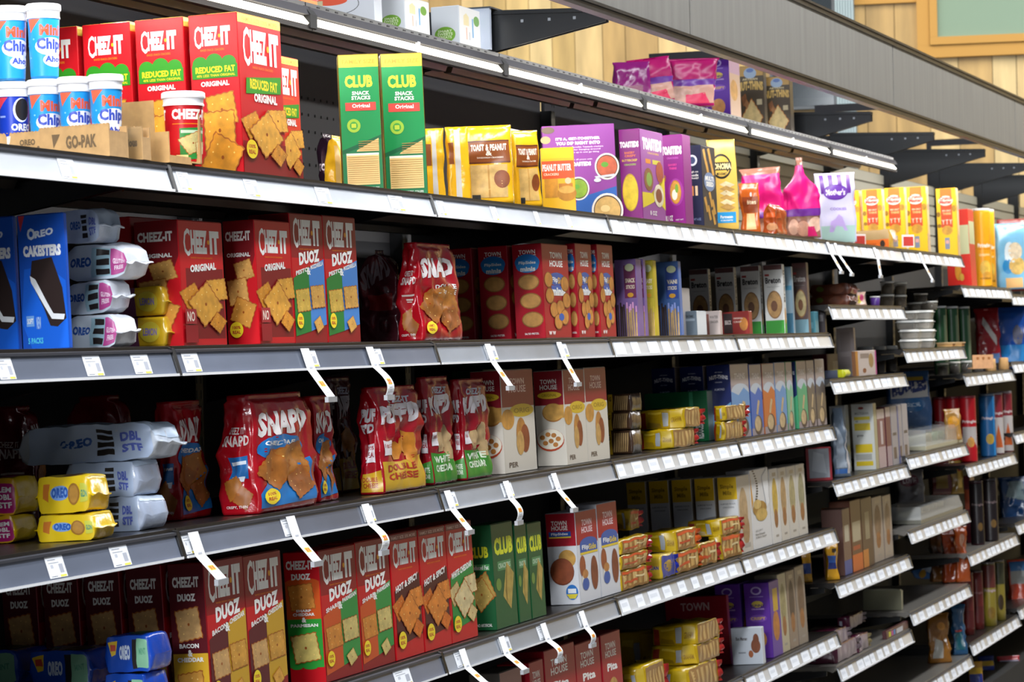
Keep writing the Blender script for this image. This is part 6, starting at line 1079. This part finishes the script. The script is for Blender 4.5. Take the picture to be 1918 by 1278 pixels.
bagface('G5', 1782, 1814, 1130, .05, .05, '#1E4A6E', [(.26, .49, .1, .5, flat(R(.1, 0, .9, .9, '#14505A'), R(.1, .9, .9, 1, '#A83A34')), False)], 'dark teal blue bag right of the golden brown bag', 'snack_bag', 'bag', None, seed=91, cr=.012)

# third stepped bay
ya = can_art()
ra = flat(R(0, 0, 1, 1, '#D8261E'), R(.0, .42, 1, .80, '#C8CBA2'), T('BAKED', .1, .84, .6, .9, '#E8B0A0', .03), El(.45, .2, .14, .12, '#E8A02A', 'bake'), El(.6, .12, .1, .05, '#E8B84A', 'bake'))
bx('H1', 1768, 1812, 1822, 392, '#D8261E', ra, flat(R(0, 0, 1, 1, '#D8261E'), R(0, .55, 1, .85, '#C8CBA2')), 'rdp', 'crisp_box', 'tall bright red crisp carton just past the end of the bright shelf', Y=.04)
can('H1', 1843, 392, .036, '#F2A81C', ya, 'yellow orange crisp can with white lid on the bright far shelf', 'yellow crisp cans', Y=.06, lidc='#ECECEC')
can('H1', 1852, 394, .036, '#F2A81C', ya, 'second yellow orange crisp can, half hidden behind the first', 'yellow crisp cans', Y=.15, lidc='#ECECEC')
bagface('H1', 1872, 1936, 412, .14, .06, '#7E2A22', [(.26, .49, .5, .96, flat(El(.4, .7, .2, .2, '#C87A4A', 'bake')), False)], 'maroon crisp bag with a brown crisp picture at the back of the far bright shelf', 'crisp_bag', 'bag', None, seed=93)
bagface('H1', 1866, 1930, 420, .06, .06, '#7AB8DC', [(.26, .49, .02, .95, flat(El(.4, .55, .2, .2, '#D8E8F0'), El(.3, .35, .2, .12, '#2A8AC8'), El(.65, .35, .3, .14, '#F0C870', 'bake'), El(.6, .6, .25, .14, '#E8D8B8', 'bake'), R(.2, 0, .8, .16, '#E8B878')), False)], 'light blue crisp bag with golden crisps cut by the right edge of the picture', 'crisp_bag', 'bag', None, seed=94)
gcn = flat(R(0, 0, 1, 1, '#1E4A2A'), R(.3, 0, .36, 1, '#3A6E44'), R(.6, .1, .8, .9, '#6A7A5E'))
for i, x in enumerate((1764, 1786, 1808)): can('H2', x, 574, .028, '#1E4A2A', gcn, f'dark green crisp can below the bright far shelf, {ORD[i]} from the left', 'dark green crisp cans', Y=.12)
bagface('H2', 1828, 1878, 578, .14, .06, '#9E1820', [(.26, .49, .1, .9, flat(P([(.3, .95), (.9, .5), (.9, .35), (.2, .8)], '#D8D4D0'), R(.6, 0, 1, .2, '#5A7AA8')), False)], 'red and silver crisp bag right of the dark green cans', 'crisp_bag', 'bag', None, seed=95, cr=.010)
bagface('H2', 1866, 1930, 576, .07, .06, '#174A9E', [(.26, .49, .1, .9, flat(R(0, 0, .9, .35, '#1E78B8'), El(.7, .55, .2, .2, '#5A5A6A')), False)], 'royal blue crisp bag at the right edge under the bright far shelf', 'crisp_bag', 'bag', None, seed=96, cr=.010)
for i, x in enumerate((1856, 1880)):
    m = MB(); wrap(m, lathe([(.022, 0), (.023, .002), (.020, .05), (.012, .052)]), 20, 3, mat('#B98E58', 'kraft')); o = m.build('nut_jar', smooth=True); z0 = base('H2', .03); o.location = (solve_X(x, .03, z0), .03, z0+.001); tag(o, f'squat tan jar at the shelf front under the blue crisp bag, {"left" if i == 0 else "right"} one', 'jar', 'squat tan jars')
for i in range(4): tub('H2', 1766+22*i, .06, 0, .024, .05, f'dull grey cup in the row under the orange trays, {ORD[i]} from the left', 'dull grey cups', '#7A746C', name='snack_cup', inner='#2A2420')
m = MB(); m.box((0, 0, 0), (.11, .003, .055), mat('#E0A878', 'kraft'))
for k in range(3): m.box((.02+.03*k, -.0008, .036), (.032+.03*k, -.0001, .046), mat('#A86A3A', 'ink'))
m.box((0, .003, 0), (.11, .03, .004), mat('#D09868', 'kraft'))
o = m.build('display_card'); z0 = HZ['G1']; o.location = (solve_X(1822, -.02, z0), -.02, z0+.0); o.rotation_euler = (0, 0, math.radians(-38)); o.location.z = HZ['H2']+RH+.02; tag(o, 'orange beige display card jutting out at the bay joint beside the small trays', 'display card')
rp = flat(R(0, 0, 1, 1, '#B0141E'), P([(.2, .2), (.5, .4), (.8, .2), (.8, .55), (.2, .55)], '#B8AEAA'), T('Pringles', .2, .60, .8, .66, '#D8C8C4', .05), El(.5, .3, .14, .08, '#D89A4A', 'bake'))
bp_ = flat(R(0, 0, 1, 1, '#1E5A8E'), T('Pringles', .2, .60, .8, .66, '#C8B8B8', .05), El(.5, .28, .16, .09, '#C8A23A', 'bake'), R(.65, 0, .72, 1, '#2A8AC8'))
wp_ = flat(R(0, 0, 1, 1, '#8E2A34'), R(0, 0, 1, .62, '#C8BEB8'), T('Pringles', .2, .66, .8, .72, '#D8C8C4', .05), P([(.3, .1), (.5, .5), (.7, .1)], '#C8602A'))
for i, (x, y, Y) in enumerate(((1765, 744, .17), (1790, 743, .11), (1816, 742, .045))): can('H3', x, y, .033, '#B0141E', rp, f'red crisp can in the third stepped bay, {ORD[i]} of three from the left', 'red crisp cans', Y=Y, lidc='#7A3038')
can('H3', 1852, 738, .033, '#1E5A8E', bp_, 'blue crisp can right of the red ones', None, Y=.05, lidc='#5A6A7A')
can('H3', 1868, 736, .030, '#8E2A34', wp_, 'red and white crisp can between the blue one and its twin', 'red and white crisp cans', Y=.05, lidc='#8A8084'); can('H3', 1886, 734, .030, '#8E2A34', wp_, 'red and white crisp can at the right end of the row', 'red and white crisp cans', Y=.05, lidc='#8A8084')
dkc = flat(R(0, 0, 1, 1, '#1C1416'), T('Pringles', .2, .62, .8, .67, '#6A5A5A', .05), El(.55, .28, .12, .07, '#7A5A2A', 'bake'))
can('H4', 1832, 900, .028, '#4A1A26', dkc, 'dark maroon crisp can left of the black one', None, Y=.06, lidc='#4A3A3E'); can('H4', 1856, 896, .033, '#1C1416', dkc, 'black crisp can in the third stepped bay', None, Y=.04, lidc='#3A3438')
bx('H4', 1804, 1816, 1824, 892, '#6E1A2A', gx('#6E1A2A', [(0, .5, 1, .8, '#B0481E')]), None, 'mo', 'crisp_box', 'narrow maroon and orange carton beside the dark maroon can', Y=.10)
bagface('H4', 1872, 1935, 892, .10, .06, '#14365E', [(.26, .49, .5, .95, flat(P([(.1, .2), (.9, 0), (.8, .9), (.3, .9)], '#6E7E80')), False)], 'navy blue crisp bag with grey top at the right edge', 'crisp_bag', 'bag', None, seed=97, cr=.012)
for i, x in enumerate((1814, 1832)): can('H5', x, 1072-4*i, .027, '#6E2420', flat(R(.2, .1, .8, .4, '#5A1A1A'), T('Pringles', .2, .62, .8, .67, '#9A6A6A', .05)), f'dark red crisp can low in the third stepped bay, {"left" if i == 0 else "right"} one', 'dark red crisp cans', Y=.08, lidc='#4A3A3A')
can('H5', 1855, 1052, .028, '#8A7A2A', flat(R(0, .62, 1, 1, '#5E2A24'), T('Pringles', .2, .54, .8, .6, '#B8A0A0', .05), El(.5, .2, .18, .1, '#8A6A1E', 'bake')), 'olive and brown crisp can, left of two', 'olive crisp cans', Y=.05, lidc='#6A6460'); can('H5', 1873, 1048, .026, '#8A7A2A', flat(R(0, .62, 1, 1, '#3A3A24'), El(.5, .3, .14, .14, '#3A2A14')), 'olive and brown crisp can, right of two', 'olive crisp cans', Y=.05, lidc='#6A6460')
bagface('H5', 1888, 1936, 1046, .08, .06, '#A83A1E', [(.26, .49, .45, .95, flat(R(0, 0, 1, .6, '#8A8A86'), R(0, .6, 1, 1, '#2A5E8E')), False)], 'orange, grey and blue crisp bag at the right edge low down', 'crisp_bag', 'bag', None, seed=98, cr=.010)
# bottom shelf goods of the far bays
for k, (x, y, Y, c1, lb) in enumerate(((1832, 1236, .05, '#A87A1E', 'blue and yellow pouch at the bottom of the third stepped bay'), (1852, 1226, .10, '#1E2E6A', 'blue pouch standing behind the blue and yellow one'), (1886, 1226, .06, '#A01A1E', 'red crisp bag with blue top at the bottom right corner'))):
    z_ = HZ['H5']-.33
    bagface('H5', x-16, x+16 if k < 2 else x+30, y, Y, .05, c1, [(.26, .49, .5, .95, flat(R(0, 0, 1, .7, '#1E2E7A' if k < 2 else '#1E6A8A'), R(0, .7, 1, .9, '#C8A01E' if k < 2 else '#8A8A9A')), False)], lb, 'snack_pouch', 'pouch', None, seed=100+k, zb=z_)
m = MB(); z_ = HZ['H5']-.33
m.box((BAY*6, .0, z_-.02), (BAY*8, .5, z_-.0005), mat('#1A1614', 'plastic')); tag(m.build('bottom_shelf'), 'dark lowest shelf deck under the third stepped bay', 'shelf')
# ------------------------------------------------------------------ hanging sale strips
def strip(S, xt, yb, label, out=.05, w=.045, curl=0.0, xb=None):
    """paper strip clipped in the rail, bending outwards and down"""
    z0 = HZ[S]; X = solve_X(xt, 0, z0+.03)
    zb = atY(xt, yb, -out).z; H_ = max(.03, z0-zb)
    o = empty('sale_tag', (X, 0, z0)); tag(o, label, 'sale tag', 'hanging sale tags')
    pts = [(.0126-.005, .038), (.004-.005, .012), (-.005, 0)]; n = 9
    for i in range(1, n+1):
        t = i/n; yy = -.005-out*(t if not curl else math.sin(t*math.pi*.62)/math.sin(math.pi*.62)*(1-curl*t*t*.3)); pts.append((yy, -H_*t))
    m = MB(); pm = mat('#F1F2F4', 'matte'); th = .0006
    vs_ = []
    for y, z in pts: vs_ += [(0, y, z), (w, y, z), (w, y-th, z), (0, y-th, z)]
    fs = []
    for i in range(len(pts)-1): a, b = 4*i, 4*i+4; fs += [(a, a+1, b+1, b), (a+1, a+2, b+2, b+1), (a+2, a+3, b+3, b+2), (a+3, a, b, b+3)]
    fs += [(3, 2, 1, 0), (len(vs_)-4, len(vs_)-3, len(vs_)-2, len(vs_)-1)]; m.add(vs_, fs, pm)
    def on(t, u):
        q = 2+t*n; i = min(int(q), len(pts)-2); a = q-i; return (w*u, pts[i][0]*(1-a)+pts[i+1][0]*a-.0012, pts[i][1]*(1-a)+pts[i+1][1]*a)
    def patch(t0, t1, u0, u1, c, k=0): m.add([tuple(Vector(on(t, u))+Vector((0, -.0003*k, 0))) for t, u in ((t1, u0), (t1, u1), (t0, u1), (t0, u0))], [(0, 1, 2, 3)], mat(c, 'matte'))
    patch(.42, .62, .22, .8, '#F4C93A'); patch(.45, .59, .30, .48, '#D8641E', 1); patch(.45, .59, .56, .72, '#D8641E', 1)
    for t in (-.05, .06, .16, .27, .72, .82): patch(t, t+.025, .3, .7, '#B4B8C2')
    m.build('paper_strip', o)
    e = pts[-1]; m = MB(); m.box((-.002, e[0]-.004, e[1]-.010), (w+.002, e[0]+.003, e[1]-.0005), mat('#C9CCD2', 'metal')); m.build('clip', o)
    return o
for i, (S, xt, yb, out, cu, w) in enumerate((('B', 570, 746, .036, 0, .048), ('B', 692, 742, .030, .5, .045), ('B', 914, 725, .036, 0, .045), ('B', 1048, 718, .030, 0, .045), ('C', 360, 1094, .036, 0, .048), ('C', 543, 1060, .036, 0, .048), ('C', 684, 1038, .030, .8, .046), ('C', 838, 1000, .034, 0, .045), ('C', 948, 980, .022, 1, .046), ('C', 1038, 958, .034, 0, .045), ('D', 866, 1290, .036, 0, .045), ('D', 940, 1264, .038, 0, .046), ('D', 1018, 1243, .028, .6, .046), ('D', 1090, 1212, .018, 1, .046), ('A', 1552, 506, .030, 0, .045), ('A', 1566, 510, .040, 0, .045), ('A', 1639, 515, .008, 0, .05), ('A', 1725, 523, .032, 0, .045))):
    lb = {'A': 'narrow white tag hanging under the bright rail, {} of four', 'B': 'white sale tag hanging from the third shelf rail, {} of four', 'C': 'white sale tag hanging from the fourth shelf rail, {} of six', 'D': 'white sale tag hanging from the fifth shelf rail, {} of four'}[S]
    first = {'A': 14, 'B': 0, 'C': 4, 'D': 10}[S]; strip(S, xt, yb, lb.format(ORD[i-first]+' from the left'), out, w*.78, cu)




for o in bpy.data.objects:          # drop the working notes kept on the goods while stacking them
    for k in ('_w', '_d', '_h', '_top'):
        if k in o: del o[k]
